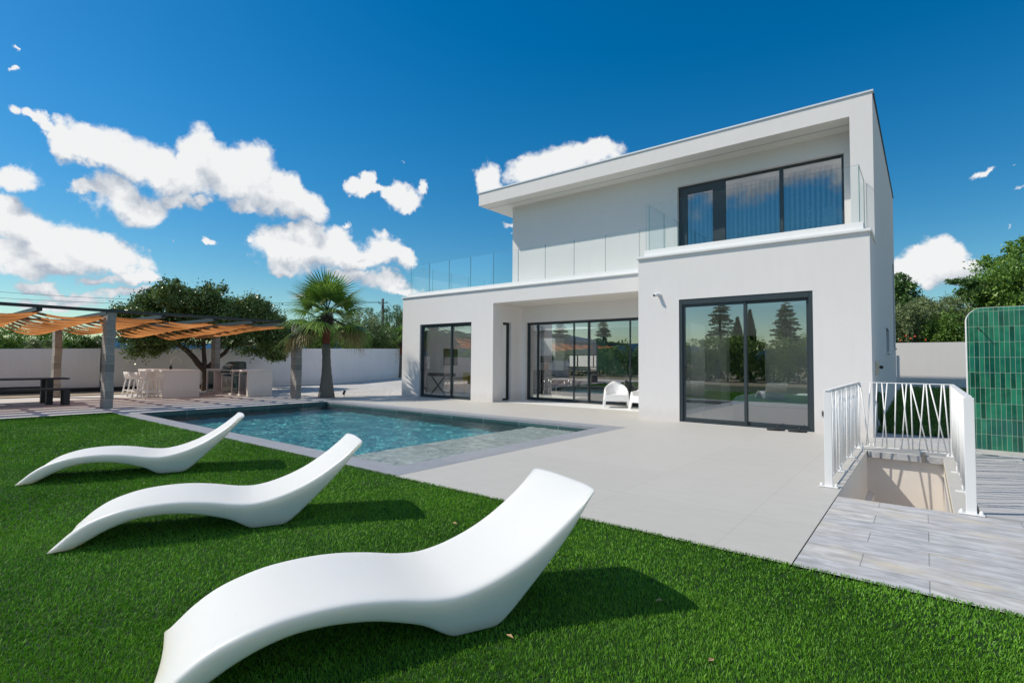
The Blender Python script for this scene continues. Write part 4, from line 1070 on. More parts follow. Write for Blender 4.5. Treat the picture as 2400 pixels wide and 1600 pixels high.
# fallen leaves on the turf
lf0 = None
for k, (x, y) in enumerate(((-1.55, 1.95), (-.75, 2.35), (-.28, 2.2), (-1.15, 2.75), (-2.55, 2.9), (-2.95, 3.0), (.08, 2.05), (-.2, 1.65))):
    if lf0 is None:
        mb = MB(); mb.add([(-.02, 0, 0), (0, -.011, .006), (.024, 0, .002), (0, .011, .006)], [(0, 1, 2, 3)]); lf0 = mb.build('fallen_leaf', 'litter', fix=False); o = lf0
        md = o.modifiers.new('t', 'SOLIDIFY'); md.thickness = .0012
    else:
        o = lf0.copy(); COL.objects.link(o)
    o.location = (x, y, .012); o.rotation_euler = (.2 * (k % 3), .15, k * 1.3)
    tag(o, 'small dry brown leaf lying on the green turf', 'leaf', 'dry leaves scattered on the lawn')

# ------------------------------------------------------------------ armchairs
def armchair():
    root = thing('garden_armchair', (0, 0, 0), 'white plastic tub armchair, the left one of two in front of the kitchen glazing', 'armchair', 'white tub armchairs in the alcove')
    pts = []
    for k in range(9): pts.append((-.335, -.33 + .33 * k / 8, 1 - k / 8 * .55))
    for k in range(1, 24):
        a = math.pi - math.pi * k / 24; pts.append((.335 * math.cos(a), .33 * math.sin(a), .45 * abs(math.cos(a)) ** 1.5))
    for k in range(9): pts.append((.335, -.33 * k / 8, .45 + k / 8 * .55))
    vs = []; n = len(pts)
    for x, y, s in pts:
        zt = .52 + .24 * max(0, 1 - s / .48) ** .8 if s < .48 else .52 - .03 * ((s - .48) / .52)
        L_ = math.hypot(x, y) or 1
        nx_, ny_ = (x / L_, y / L_) if y > 0 else (math.copysign(1, x), 0)
        for off, z in ((.028, .20), (.018, .34), (0, zt - .06), (-.012, zt - .012), (-.03, zt), (-.05, zt - .015), (-.07, zt - .08), (-.12, .37)):
            vs.append((x + nx_ * off, y + ny_ * off, z))
    m_ = 8
    fs = [(i * m_ + k, (i + 1) * m_ + k, (i + 1) * m_ + k + 1, i * m_ + k + 1) for i in range(n - 1) for k in range(m_ - 1)]
    fs += [tuple(k for k in range(m_)), tuple((n - 1) * m_ + k for k in range(m_))[::-1]]
    mb = MB(); mb.add(vs, fs, 0, True); local(mb.build('shell', 'chairplastic'), root)
    ins = [(vs[i * m_ + 7][0], vs[i * m_ + 7][1]) for i in range(n)]
    mb = MB(); mb.add([(x, y, .375 if y > -.30 else .385) for x, y in ins] + [(0, -.36, .38)], [tuple(range(n)) + (n,)], 0)
    mb.add([(-.30, -.33, .385), (0, -.365, .38), (.30, -.33, .385), (-.33, -.345, .20), (0, -.375, .20), (.33, -.345, .20)], [(0, 1, 4, 3), (1, 2, 5, 4)], 0, True)
    local(mb.build('seat', 'chairplastic'), root)
    for sx in (-1, 1):
        for y0_, y1_ in ((-.31, -.35), (.18, .24)):
            mb = MB(); a, b = (sx * .325, y0_, .26), (sx * .355, y1_, 0.002)
            d = [(-.045, -.03), (.03, -.03), (.03, .03), (-.045, .03)]
            if sx < 0: d = [(-x, y) for x, y in d][::-1]
            vs2 = [(a[0] + x, a[1] + y, a[2]) for x, y in d] + [(b[0] + x * .65, b[1] + y * .65, b[2]) for x, y in d]
            mb.add(vs2, [(0, 1, 2, 3), (7, 6, 5, 4)] + [(i, i + 4, (i + 1) % 4 + 4, (i + 1) % 4) for i in range(4)]); local(mb.build('leg', 'chairplastic', bevel=.008), root)
    return root
ch = armchair(); ch.location = (-6.98, 13.62, 0); ch.rotation_euler = (0, 0, R(30))
dup(ch, (-5.98, 13.55, 0), R(-8), 'white plastic tub armchair partly hidden by the corner of the front block')

# flip flops before the bedroom door
ff = None
for k, (x, y, a) in enumerate(((-2.30, 11.10, .35), (-1.93, 11.12, .2))):
    if ff is None:
        ff = thing('sandal', (x, y, 0), 'dark sandal in front of the bedroom door, left one of the pair', 'sandal', 'pair of dark sandals', a)
        mb = MB(); mb.prism([(.16 * math.cos(t_) + .02 * math.cos(2 * t_), .055 * math.sin(t_)) for t_ in np.linspace(0, 2 * math.pi, 18)[:-1]], 'z', .002, .03); local(mb.build('sole', 'rubber'), ff)
        mb = MB(); mb.tube([(.03, -.055, .02), (.05, -.03, .075), (.06, 0, .085), (.05, .03, .075), (.03, .055, .02)], .014, 6); local(mb.build('strap', 'rubber'), ff)
    else: dup(ff, (x, y, 0), a, 'dark sandal in front of the bedroom door, right one of the pair')

# spotlight, socket, tap box and hose on the house walls
t = thing('wall_spotlight', (-4.765, RY - .02, 2.83), 'small white cylindrical spotlight on the front wall above the sliding door corner', 'spotlight')
mb = MB(); mb.tube([(-4.70, RY, 2.83), (-4.70, RY - .03, 2.83)], .045, 14); mb.build('base', 'rail', t)
mb = MB(); mb.tube([(-4.70, RY - .03, 2.83), (-4.76, RY - .13, 2.81)], .035, 14); mb.build('body', 'rail', t)
mb = MB(); mb.tube([(-4.7601, RY - .1301, 2.81), (-4.764, RY - .137, 2.8086)], .028, 12); mb.build('lens', 'black', t)
t = thing('wall_socket', (-1.49, RY - .02, .366), 'small grey socket box low on the front wall', 'socket')
mb = MB(); mb.box(-1.525, -1.455, RY - .03, RY, .31, .42); mb.build('box', 'steel', t, .006)
mb = MB(); mb.box(-1.515, -1.465, RY - .036, RY - .03, .33, .40); mb.build('flap', 'black', t)
t = thing('alarm_box', (SX, 12.2, 1.22), 'small beige box with a black bulb on the shaded side wall', 'alarm')
mb = MB(); mb.box(SX, SX + .05, 12.0, 12.3, 1.10, 1.35); mb.build('box', 'beigebox', t, .006)
mb = MB(); mb.ball((SX + .085, 12.2, 1.24), .035, 10); mb.build('bulb', 'black', t)
t = thing('garden_hose', (SX + .05, 12.35, .45), 'coiled green garden hose hanging on the shaded side wall', 'hose')
mb = MB()
for k in range(7):
    rx, rz, dy, dz = .24 + .02 * math.sin(k * 2.1), .28 + .03 * math.sin(k * 1.7), .03 * math.sin(k * 3.1), .02 * math.cos(k * 2.3) - .02 * k * .3
    mb.tube([(SX + .035 + .014 * k + .008 * math.sin(3 * a + k), 12.35 + dy + rx * math.cos(a), .46 + dz + rz * math.sin(a)) for a in np.linspace(0, 2 * math.pi, 25)], .012, 7, cap=False)
mb.build('coil', 'hose', t)
mb = MB(); mb.box(SX, SX + .12, 12.28, 12.42, .70, .74).box(SX, SX + .015, 12.25, 12.45, .55, .74); mb.build('hanger', 'black', t)

# ------------------------------------------------------------------ guard rail round the stairwell
gr_ = thing('guard_rail', (-.3, 8.0, 0), 'white steel guard rail of slanted rods round the sunken stairwell', 'railing')
XL, XR, YB, YN = -.815, .285, 9.60, 6.12
def rod(a, b, r=.0088):
    mb = MB(); mb.tube([a, b], r, 7); mb.build('rod', 'rail', gr_)
H_ = 1.0
for x, y, w_, d_ in ((XL, 6.42, .072, .022), (XL, YB, .04, .02), (XR, YB - .02, .04, .02), (XR + .01, 6.06, .072, .022)):
    mb = MB(); mb.box(x - w_ / 2, x + w_ / 2, y - d_ / 2, y + d_ / 2, .012, H_ + .012); mb.build('post', 'rail', gr_, .003)
    mb = MB(); mb.box(x - w_ / 2 - .05, x + w_ / 2 + .05, y - .04, y + .04, .004, .014); bp = mb.build('base_plate', 'rail', gr_)
    for s_ in (-1, 1):
        mb = MB(); mb.tube([(x + s_ * (w_ / 2 + .03), y, .014), (x + s_ * (w_ / 2 + .03), y, .026)], .016, 8).ball((x + s_ * (w_ / 2 + .03), y, .028), .015, 8); mb.build('cap_nut', 'rail', bp)
for a, b in (((XL, 6.40), (XL, YB)), ((XL, YB), (XR, YB - .02)), ((XR + .005, YB - .02), (XR + .01, 6.05))):
    mb = MB(); mb.bar((a[0], a[1], H_ + .018), (b[0], b[1], H_ + .018), .045 if a[0] == b[0] or abs(a[0] - b[0]) < .1 else .03, .012); mb.build('top_rail', 'rail', gr_, .002)
r_ = random.Random(4)
for xx, y0_, y1_ in ((XL, 6.52, YB - .05), (XR, 6.16, YB - .08)):
    n = 30; segs = [(0, 9), (10, 19), (20, 29)]
    tops = [y0_ + (y1_ - y0_) * (k + .5 + r_.uniform(-.3, .3)) / n for k in range(n)]; bots = [v + r_.choice((-1, 1)) * r_.uniform(.02, .13) for v in tops]
    bots = [min(max(v, y0_), y1_) for v in bots]
    for tp, bt in zip(tops, bots): rod((xx, bt, .075), (xx, tp, H_ + .012))
    for s0, s1 in segs:
        mb = MB(); lo, hi = min(bots[s0:s1 + 1]) - .02, max(bots[s0:s1 + 1]) + .02
        mb.tube([(xx, lo, .11), (xx, lo + .005, .085), (xx, lo + .03, .075), (xx, hi - .03, .075), (xx, hi - .005, .085), (xx, hi, .11)], .008, 7); mb.build('bottom_rail', 'rail', gr_)
    for yy in (y0_ + .9, y0_ + 2.1):
        mb = MB(); mb.box(xx - .06, xx + .06, yy - .03, yy + .03, .004, .012).tube([(xx, yy, .012), (xx, yy, .075)], .012, 8).ball((xx + .045, yy, .018), .012, 8); mb.build('base_plate', 'rail', gr_)
fx = lambda px: XL + .02 + (px - 690) / 1225.0 * (XR - XL - .03)
for tp, bt in ((690, 680), (702, 815), (855, 775), (945, 900), (1015, 1075), (1090, 1000), (1210, 1175), (1295, 1370), (1355, 1270), (1410, 1420), (1412, 1620), (1585, 1500), (1610, 1670), (1655, 1855), (1810, 1740), (1835, 1895)):
    yb = YB - .016 * (fx(tp) - XL)
    rod((fx(bt), yb - .01, .055), (fx(tp), yb - .01, H_ + .012))
for a, b in ((720, 830), (880, 1265), (1500, 1915)):
    mb = MB(); mb.tube([(fx(a), YB - .015, .10), (fx(a) + .005, YB - .015, .06), (fx(a) + .02, YB - .015, .05), (fx(b) - .02, YB - .02, .05), (fx(b) - .005, YB - .02, .06), (fx(b), YB - .02, .10)], .008, 7); mb.build('bottom_rail', 'rail', gr_)
mb = MB(); mb.box(fx(1530), fx(1585), YB - .19, YB - .06, -.075, .05); mb.build('fixing_bracket', 'steel', gr_)

# ------------------------------------------------------------------ green tiled shower wall
t = thing('shower_wall', (1.8, 10.9, 0), 'free standing shower wall clad in glossy green tiles with rounded top corner', 'wall')
poly = [(.516, 0), (3.4, 0), (3.4, 2.185), (.716, 2.185)] + [(.716 - .2 * math.sin(a), 1.985 + .2 * math.cos(a)) for a in np.linspace(.12, math.pi / 2, 9)]
mb = MB(); mb.prism(poly, 'y', 10.81, 11.05); mb.build('core', 'coping', t)
mb = MB(); mb.prism([(u * (1 if u > .6 else 1) + (.008 if u < .6 else 0), v_ - (.006 if v_ > 2 else 0)) for u, v_ in poly], 'y', 10.80, 10.81); mb.build('tiling', 'green_tile', t)
mb = MB(); mb.tube([(.655, 10.80, 1.875), (.655, 10.77, 1.875), (.69, 10.70, 1.81)], .010, 8); mb.build('shower_arm', 'black', t)
mb = MB(); mb.box(.62, .80, 10.12, 10.16, .005, .012); tag(mb.build('floor_drain', 'steel'), 'narrow steel drain slot in the paving before the green wall', 'drain')

# ------------------------------------------------------------------ pergola
pg = thing('pergola', (-19.5, 2.0, 0), 'pergola of concrete block columns with dark beams and orange shade net', 'pergola')
PZ = 2.50
for x, y in ((-16.8, 4.10), (-16.8, 9.33), (-22.45, 4.10), (-22.55, 9.05), (-16.8, -1.3), (-22.45, -1.3)):
    mb = MB(); z = 0; k = 0
    r2 = random.Random(int(x * 7 + y * 3))
    while z < PZ - .05:                     # blocks set slightly off each other
        dx, dy = r2.uniform(-.012, .012), r2.uniform(-.008, .008)
        z1 = min(z + .232, PZ)
        mb.box(x - .19 + dx, x + .19 + dx, y - .095 + dy, y + .095 + dy, z + .001, z1); z = z1; k += 1
    mb.build('column', 'block', pg, .004)
for x in (-16.62, -22.45):
    mb = MB(); mb.box(x - .05, x + .05, -5.5, 8.95, PZ, PZ + .075); mb.build('beam', 'beam', pg)
cross = [-4.0, -2.7, -1.3, 0.05, 1.35, 2.69, 4.05, 5.30, 6.65, 7.80, 8.84]
for y in cross:
    mb = MB(); mb.box(-22.40, -16.67, y - .055, y + .055, PZ - .07, PZ + .03); mb.build('cross_beam', 'beam', pg)
def strip(x0, x1, sd):
    r3 = random.Random(sd); vs = []; NX = 7; ys = []
    for a, b in zip(cross[:-1], cross[1:]):
        for k in range(8): ys.append((a + (b - a) * k / 8, k / 8))
    ys.append((cross[-1], 0))
    t_ = (-16.7 - x1) / 5.6                       # 0 at the front, 1 at the back: hangs deeper behind
    rb = random.Random(5)
    sag = [rb.uniform(.06, .12) + .17 * t_ + r3.uniform(-.012, .012) for _ in cross]
    pin = [rb.uniform(.0, .04) + .13 * t_ + r3.uniform(-.01, .01) for _ in cross]
    ci = 0
    for q_, (y, f_) in enumerate(ys):
        ci = min(q_ // 8, len(cross) - 1); cj = min(ci + 1, len(cross) - 1)
        base = PZ - .075 - (pin[ci] * (1 - f_) + pin[cj] * f_) - sag[ci] * 4 * f_ * (1 - f_) * .8
        if y > 7.9: base = base + (PZ - .09 - base) * ((y - 7.9) / .94) ** 2
        for i in range(NX):
            u = i / (NX - 1)
            vs.append((x0 + (x1 - x0) * u + .02 * math.sin(y * 1.7), y, base - .05 * math.sin(math.pi * u) - .07 * u + .03 + .015 * math.sin(u * 9 + y * 2 + sd)))
    fs = [(q_ * NX + i, q_ * NX + i + 1, (q_ + 1) * NX + i + 1, (q_ + 1) * NX + i) for q_ in range(len(ys) - 1) for i in range(NX - 1)]
    mb = MB(); mb.add(vs, fs, 0, True); mb.build('shade_net', 'cloth', pg, fix=False)
nst = 8
for k in range(nst):
    p0 = -22.35 + k * (5.65 / nst); strip(p0 + .13, p0 + 5.65 / nst, 11 + k)

# black timber dining table and benches
def trestle(name, label, cat, x, y1, y0, w_, h_, th, legw, group=None):
    t = thing(name, (x, (y0 + y1) / 2, 0), label, cat, group)
    mb = MB(); mb.box(x - w_ / 2, x + w_ / 2, y0, y1, h_ - th, h_); mb.build('top', 'darkwood', t, .006)
    for ly in (y1 - (.42 if cat == 'table' else .07), y0 + .5):
        for sx in (-1, 1):
            mb = MB(); mb.box(x + sx * (w_ / 2 - legw / 2) - legw / 2, x + sx * (w_ / 2 - legw / 2) + legw / 2, ly - .07, ly + .07, 0, h_ - th); mb.build('leg', 'darkwood', t, .004)
    return t
trestle('dining_table', 'long black timber dining table under the pergola', 'table', -19.55, 3.80, .6, .85, .735, .045, .16)
trestle('bench', 'long black timber bench in front of the dining table, nearest the lawn', 'bench', -18.80, 3.72, .6, .36, .465, .06, .14, 'black benches at the table')
trestle('bench', 'long black timber bench behind the dining table, towards the garden wall', 'bench', -20.40, 3.60, .6, .36, .465, .06, .14, 'black benches at the table')

# ------------------------------------------------------------------ outdoor kitchen
t = thing('bar_island', (-20.8, 6.95, 0), 'white rendered bar counter with stools and a tap under the shade net', 'bar counter')
mb = MB(); mb.box(-22.1, -19.60, 6.28, 7.38, .86, .925); mb.build('worktop', 'render', t, .006)
for ex in (-19.70, -22.1):
    mb = MB(); mb.box(ex, ex + .10, 6.30, 7.38, 0, .86); mb.build('end_panel', 'render', t, .006)
mb = MB(); mb.box(-22.0, -19.70, 6.75, 7.36, 0, .86); mb.build('body', 'render', t)
t = thing('bar_tap', (-21.2, 7.0, .925), 'white swan neck tap on the bar counter', 'tap')
mb = MB(); mb.tube([(-21.15, 7.0, .925), (-21.15, 7.0, 1.22)] + [(-21.15, 7.15 - .15 * math.cos(a), 1.22 + .13 * math.sin(a)) for a in np.linspace(.3, 2.9, 9)] + [(-21.15, 7.30, 1.16)], .016, 8); mb.build('spout', 'rail', t)
t = thing('soap_dispenser', (-21.0, 6.95, .925), 'black soap dispenser beside the tap on the bar counter', 'soap dispenser')
mb = MB(); mb.tube([(-21.0, 6.95, .925), (-21.0, 6.95, 1.05), (-21.0, 6.95, 1.06)], [.04, .04, .02], 10); mb.build('bottle', 'black', t)
mb = MB(); mb.tube([(-21.0, 6.95, 1.06), (-21.0, 6.95, 1.11), (-21.0, 7.01, 1.11)], .009, 6); mb.build('pump', 'black', t)
st = thing('bar_stool', (0, 0, 0), 'white plastic bar stool at the bar counter, the nearest of four', 'bar stool', 'white stools at the outdoor bar')
def rnd_box(mb, a, b, wa, wb, ha=None):
    ha = ha or wa; mb.bar(a, b, wa, ha)
mb = MB(); mb.box(-.20, .20, -.18, .20, .60, .635); local(mb.build('seat', 'chairplastic', bevel=.012), st)
mb = MB()
vs = []
for i in range(9):
    u = i / 8; x = -.20 + .40 * u; bow = -.05 * math.sin(math.pi * u)
    for z, o_ in ((.62, 0), (.72, -.015), (.84, -.04)):
        vs.append((x, -.18 + bow + o_, z))
mb.add(vs, [(i * 3 + k, i * 3 + k + 1, (i + 1) * 3 + k + 1, (i + 1) * 3 + k) for i in range(8) for k in range(2)], 0, True)
o = mb.build('backrest', 'chairplastic', fix=False); md = o.modifiers.new('t', 'SOLIDIFY'); md.thickness = .025; local(o, st)
for sx in (-1, 1):
    for sy in (-1, 1):
        mb = MB(); mb.bar((sx * .24, sy * .25, 0), (sx * .175, sy * .16, .61), .036, .036); local(mb.build('leg', 'chairplastic', bevel=.006), st)
mb = MB(); z = .20; mb.bar((-.22, -.222, z), (.22, -.222, z), .03, .03).bar((-.22, .222, z), (.22, .222, z), .03, .03).bar((-.22, -.22, z), (-.22, .22, z), .03, .03).bar((.22, -.22, z), (.22, .22, z), .03, .03); local(mb.build('footrest', 'chairplastic'), st)
st.location = (-20.05, 6.12, 0)
for x, lab in ((-20.72, 'second nearest of four'), (-21.22, 'third nearest of four'), (-21.72, 'the farthest of four')):
    dup(st, (x, 6.05, 0), R(4), 'white plastic bar stool at the bar counter, ' + lab)
t = thing('grill_island', (-20.3, 9.0, 0), 'white rendered outdoor kitchen block with open niches and a grill', 'outdoor kitchen')
GY = 8.52
mb = MB(); mb.box(-22.05, -18.55, GY, 9.40, .86, .925); mb.build('worktop', 'render', t, .006)
for ex in (-18.65, -22.05):
    mb = MB(); mb.box(ex, ex + .10, GY + .01, 9.40, 0, .86); mb.build('end_panel', 'render', t, .006)
mb = MB()
for a, b in ((-21.40, -21.33), (-20.72, -20.64), (-19.86, -19.80), (-19.28, -19.22)): mb.box(a, b, GY + .02, 9.36, 0.06, .86)
mb.box(-21.95, -18.65, 9.30, 9.38, 0, .86).box(-21.95, -18.65, GY + .04, 9.30, 0, .06)
mb.build('partition', 'render', t)
mb = MB(); mb.box(-21.94, -21.41, GY + .05, 9.28, .07, .85); fr = mb.build('fridge', 'steel', t)
mb = MB(); mb.box(-21.90, -21.45, GY + .035, GY + .05, .12, .82); mb.build('door', 'darkglass', fr)
for k, (a, b) in enumerate(((-20.62, -20.26), (-20.25, -19.88))):
    mb = MB(); mb.box(a, b, GY + .03, GY + .05, .08, .68); d_ = mb.build('cabinet_door', 'steel', t, .004)
    mb = MB(); hx = b - .05 if k == 0 else a + .05; mb.tube([(hx, GY, .40), (hx, GY, .62)], .009, 6); mb.build('handle', 'chrome', d_)
for a, b in ((-19.78, -19.31), (-19.20, -18.70)):
    mb = MB(); mb.box(a, b, GY + .03, GY + .05, .12, .76); d_ = mb.build('cabinet_door', 'steel', t, .004)
    mb = MB(); mb.box(a + .05, b - .05, GY + .022, GY + .03, .18, .70); mb.build('panel', 'darkglass' if a < -19.5 else 'steel', d_)
mb = MB(); mb.tube([(-21.02, 8.85, .06), (-21.02, 8.85, .18)], [.16, .14], 14); tag(mb.build('basin_bowl', 'render'), 'low pale bowl standing in the open niche of the grill block', 'bowl')
t = thing('barbecue_grill', (-20.25, 8.9, .925), 'gas barbecue grill with dark rounded lid set in the white kitchen block', 'barbecue')
mb = MB(); mb.box(-20.65, -19.85, GY - .03, 9.05, .74, .93); mb.build('control_panel', 'steel', t, .01)
for k in range(4):
    mb = MB(); mb.tube([(-20.54 + k * .19, GY - .03, .83), (-20.54 + k * .19, GY - .075, .83)], .032, 10); mb.build('knob', 'black', t)
mb = MB(); prof = [(GY + .02, .94), (GY + .03, 1.02), (GY + .12, 1.14), (GY + .28, 1.21), (GY + .45, 1.22), (GY + .53, 1.19), (GY + .55, .94)]
mb.prism(prof, 'x', -20.66, -19.84); lid = mb.build('lid', 'grill_lid', t, .025, seg=3)
mb = MB(); mb.tube([(-20.6, GY - .03, 1.03), (-19.9, GY - .03, 1.03)], .013, 8).bar((-20.55, GY - .03, 1.03), (-20.55, GY + .05, 1.05), .02, .02).bar((-19.95, GY - .03, 1.03), (-19.95, GY + .05, 1.05), .02, .02); mb.build('lid_handle', 'chrome', lid)
mb = MB(); mb.box(-20.56, -19.94, GY + .035, GY + .10, 1.065, 1.125); mb.build('lid_window', 'chrome', lid)

# ------------------------------------------------------------------ garden walls
def wall_run(name, pts, th, label, mat='garden_wall', cap=True):
    t = thing(name, (pts[0][0], pts[0][1], 0), label, 'wall')
    mb = MB(); cp = MB()
    for (x0, y0, z0), (x1, y1, z1) in zip(pts[:-1], pts[1:]):
        d = Vector((x1 - x0, y1 - y0, 0)).normalized(); s = Vector((-d.y, d.x, 0)) * th / 2
        a, b = Vector((x0, y0, 0)) - d * .02, Vector((x1, y1, 0)) + d * .02
        vs = [a - s, a + s, b + s, b - s]
        mb.add([(v.x, v.y, -.3) for v in vs] + [(vs[0].x, vs[0].y, z0), (vs[1].x, vs[1].y, z0), (vs[2].x, vs[2].y, z1), (vs[3].x, vs[3].y, z1)], [(0, 1, 2, 3), (4, 5, 6, 7), (0, 4, 5, 1), (1, 5, 6, 2), (2, 6, 7, 3), (3, 7, 4, 0)])
    mb.build('wall_body', mat, t)
    return t
wall_run('garden_wall', [(-25.6, -12, 1.36), (-25.6, 2.2, 1.58), (-25.6, 6.0, 1.69), (-25.6, 16.0, 1.92)], .2, 'long white garden wall behind the pergola and the outdoor kitchen')
wall_run('garden_wall', [(-25.6, 16.02, 1.92), (-33.2, 28.6, 2.28)], .2, 'white garden wall behind the gravel yard and the palm trees')
wall_run('garden_wall', [(-17, 24.45, 2.10), (9, 24.45, 2.10)], .2, 'white rear garden wall with trees behind it, right of the house', 'render')
mb = MB(); mb.box(-25.50, -25.44, -7, 10.0, -.02, .16); tag(mb.build('wall_foot_strip', 'darkstrip'), 'black strip at the foot of the long garden wall', 'plinth')  # thin black strip along the wall foot
t = thing('rear_gate', (-.70, 22.3, 0), 'narrow grey metal gate beyond the rear corner of the house', 'gate')
mb = MB(); mb.box(-.75, -.70, 22.6, 23.4, .3, 1.55); mb.build('panel', 'steel', t); mb = MB(); mb.box(-.77, -.69, 22.5, 22.6, .3, 1.6); mb.build('post', 'rail', t)

# ------------------------------------------------------------------ garden spotlights on the gravel
for k, (x, y, lab) in enumerate(((-16.1, 10.75, 'small black garden spotlight on the gravel beside the tall palm trunk'), (-30.6, 21.6, 'small black garden spotlight on the gravel near the far wall'))):
    t = thing('garden_spotlight', (x, y, 0), lab, 'spotlight', 'black spotlights on the gravel')
    mb = MB(); mb.tube([(x, y, -.01), (x, y, .12)], .012, 6); mb.build('spike', 'black', t)
    mb = MB(); mb.tube([(x + .05, y - .05, .12), (x - .06, y + .06, .20)], .045, 10); mb.build('head', 'black', t)

# ------------------------------------------------------------------ big evergreen tree
OAK = [(-23.42, 6.69, 2.85, 0.68), (-24.07, 7.66, 3.34, 0.86), (-22.54, 7.37, 3.75, 0.55), (-23.18, 8.52, 3.14, 0.95), (-22.85, 9.02, 3.86, 0.56), (-22.9, 9.32, 3.0, 0.97), (-22.93, 10.62, 3.47, 0.67), (-23.27, 10.98, 2.95, 0.95), (-23.38, 11.92, 2.42, 0.82), (-23.68, 6.72, 2.04, 0.69), (-23.43, 7.65, 2.2, 0.55), (-23.99, 8.69, 2.5, 0.7), (-23.2, 9.8, 2.35, 0.65), (-24.4, 11.55, 2.05, 0.7), (-23.0, 11.75, 1.85, 0.5), (-23.96, 6.43, 2.61, 0.39), (-23.42, 7.73, 4.17, 0.34), (-23.72, 7.11, 3.65, 0.47), (-22.84, 10.05, 3.06, 0.82), (-22.96, 12.22, 2.13, 0.51), (-23.2, 11.9, 1.5, .36), (-23.3, 7.2, 1.8, .36), (-23.1, 8.1, 3.7, .5), (-23.3, 12.4, 2.5, .4), (-23.5, 6.2, 2.9, .42)]
t = thing('evergreen_tree', (-23.4, 9.0, 0), 'broad dark evergreen tree with forked trunk behind the grill', 'tree')
mb = MB(); limb(mb, (-23.45, 9.05, -.1), (-23.45, 9.0, .9), .17, .13, .03)
limb(mb, (-23.45, 9.0, .85), (-23.4, 7.6, 2.4), .13, .06, .08, seed=1); limb(mb, (-23.45, 9.02, .85), (-23.3, 10.4, 2.3), .12, .05, .08, seed=2); limb(mb, (-23.45, 9.0, .9), (-23.2, 8.7, 3.0), .10, .04, .06, seed=3)
limb(mb, (-23.4, 8.2, 1.7), (-24, 6.9, 2.8), .06, .025, .06, seed=4); limb(mb, (-23.35, 9.9, 1.8), (-23.3, 11.6, 2.2), .06, .025, .06, seed=5)
mb.build('trunk', 'bark', t)
leaves('crown', OAK, 95000, .095, 'oak', 3, t, .6, shell=.6, clump=.33)

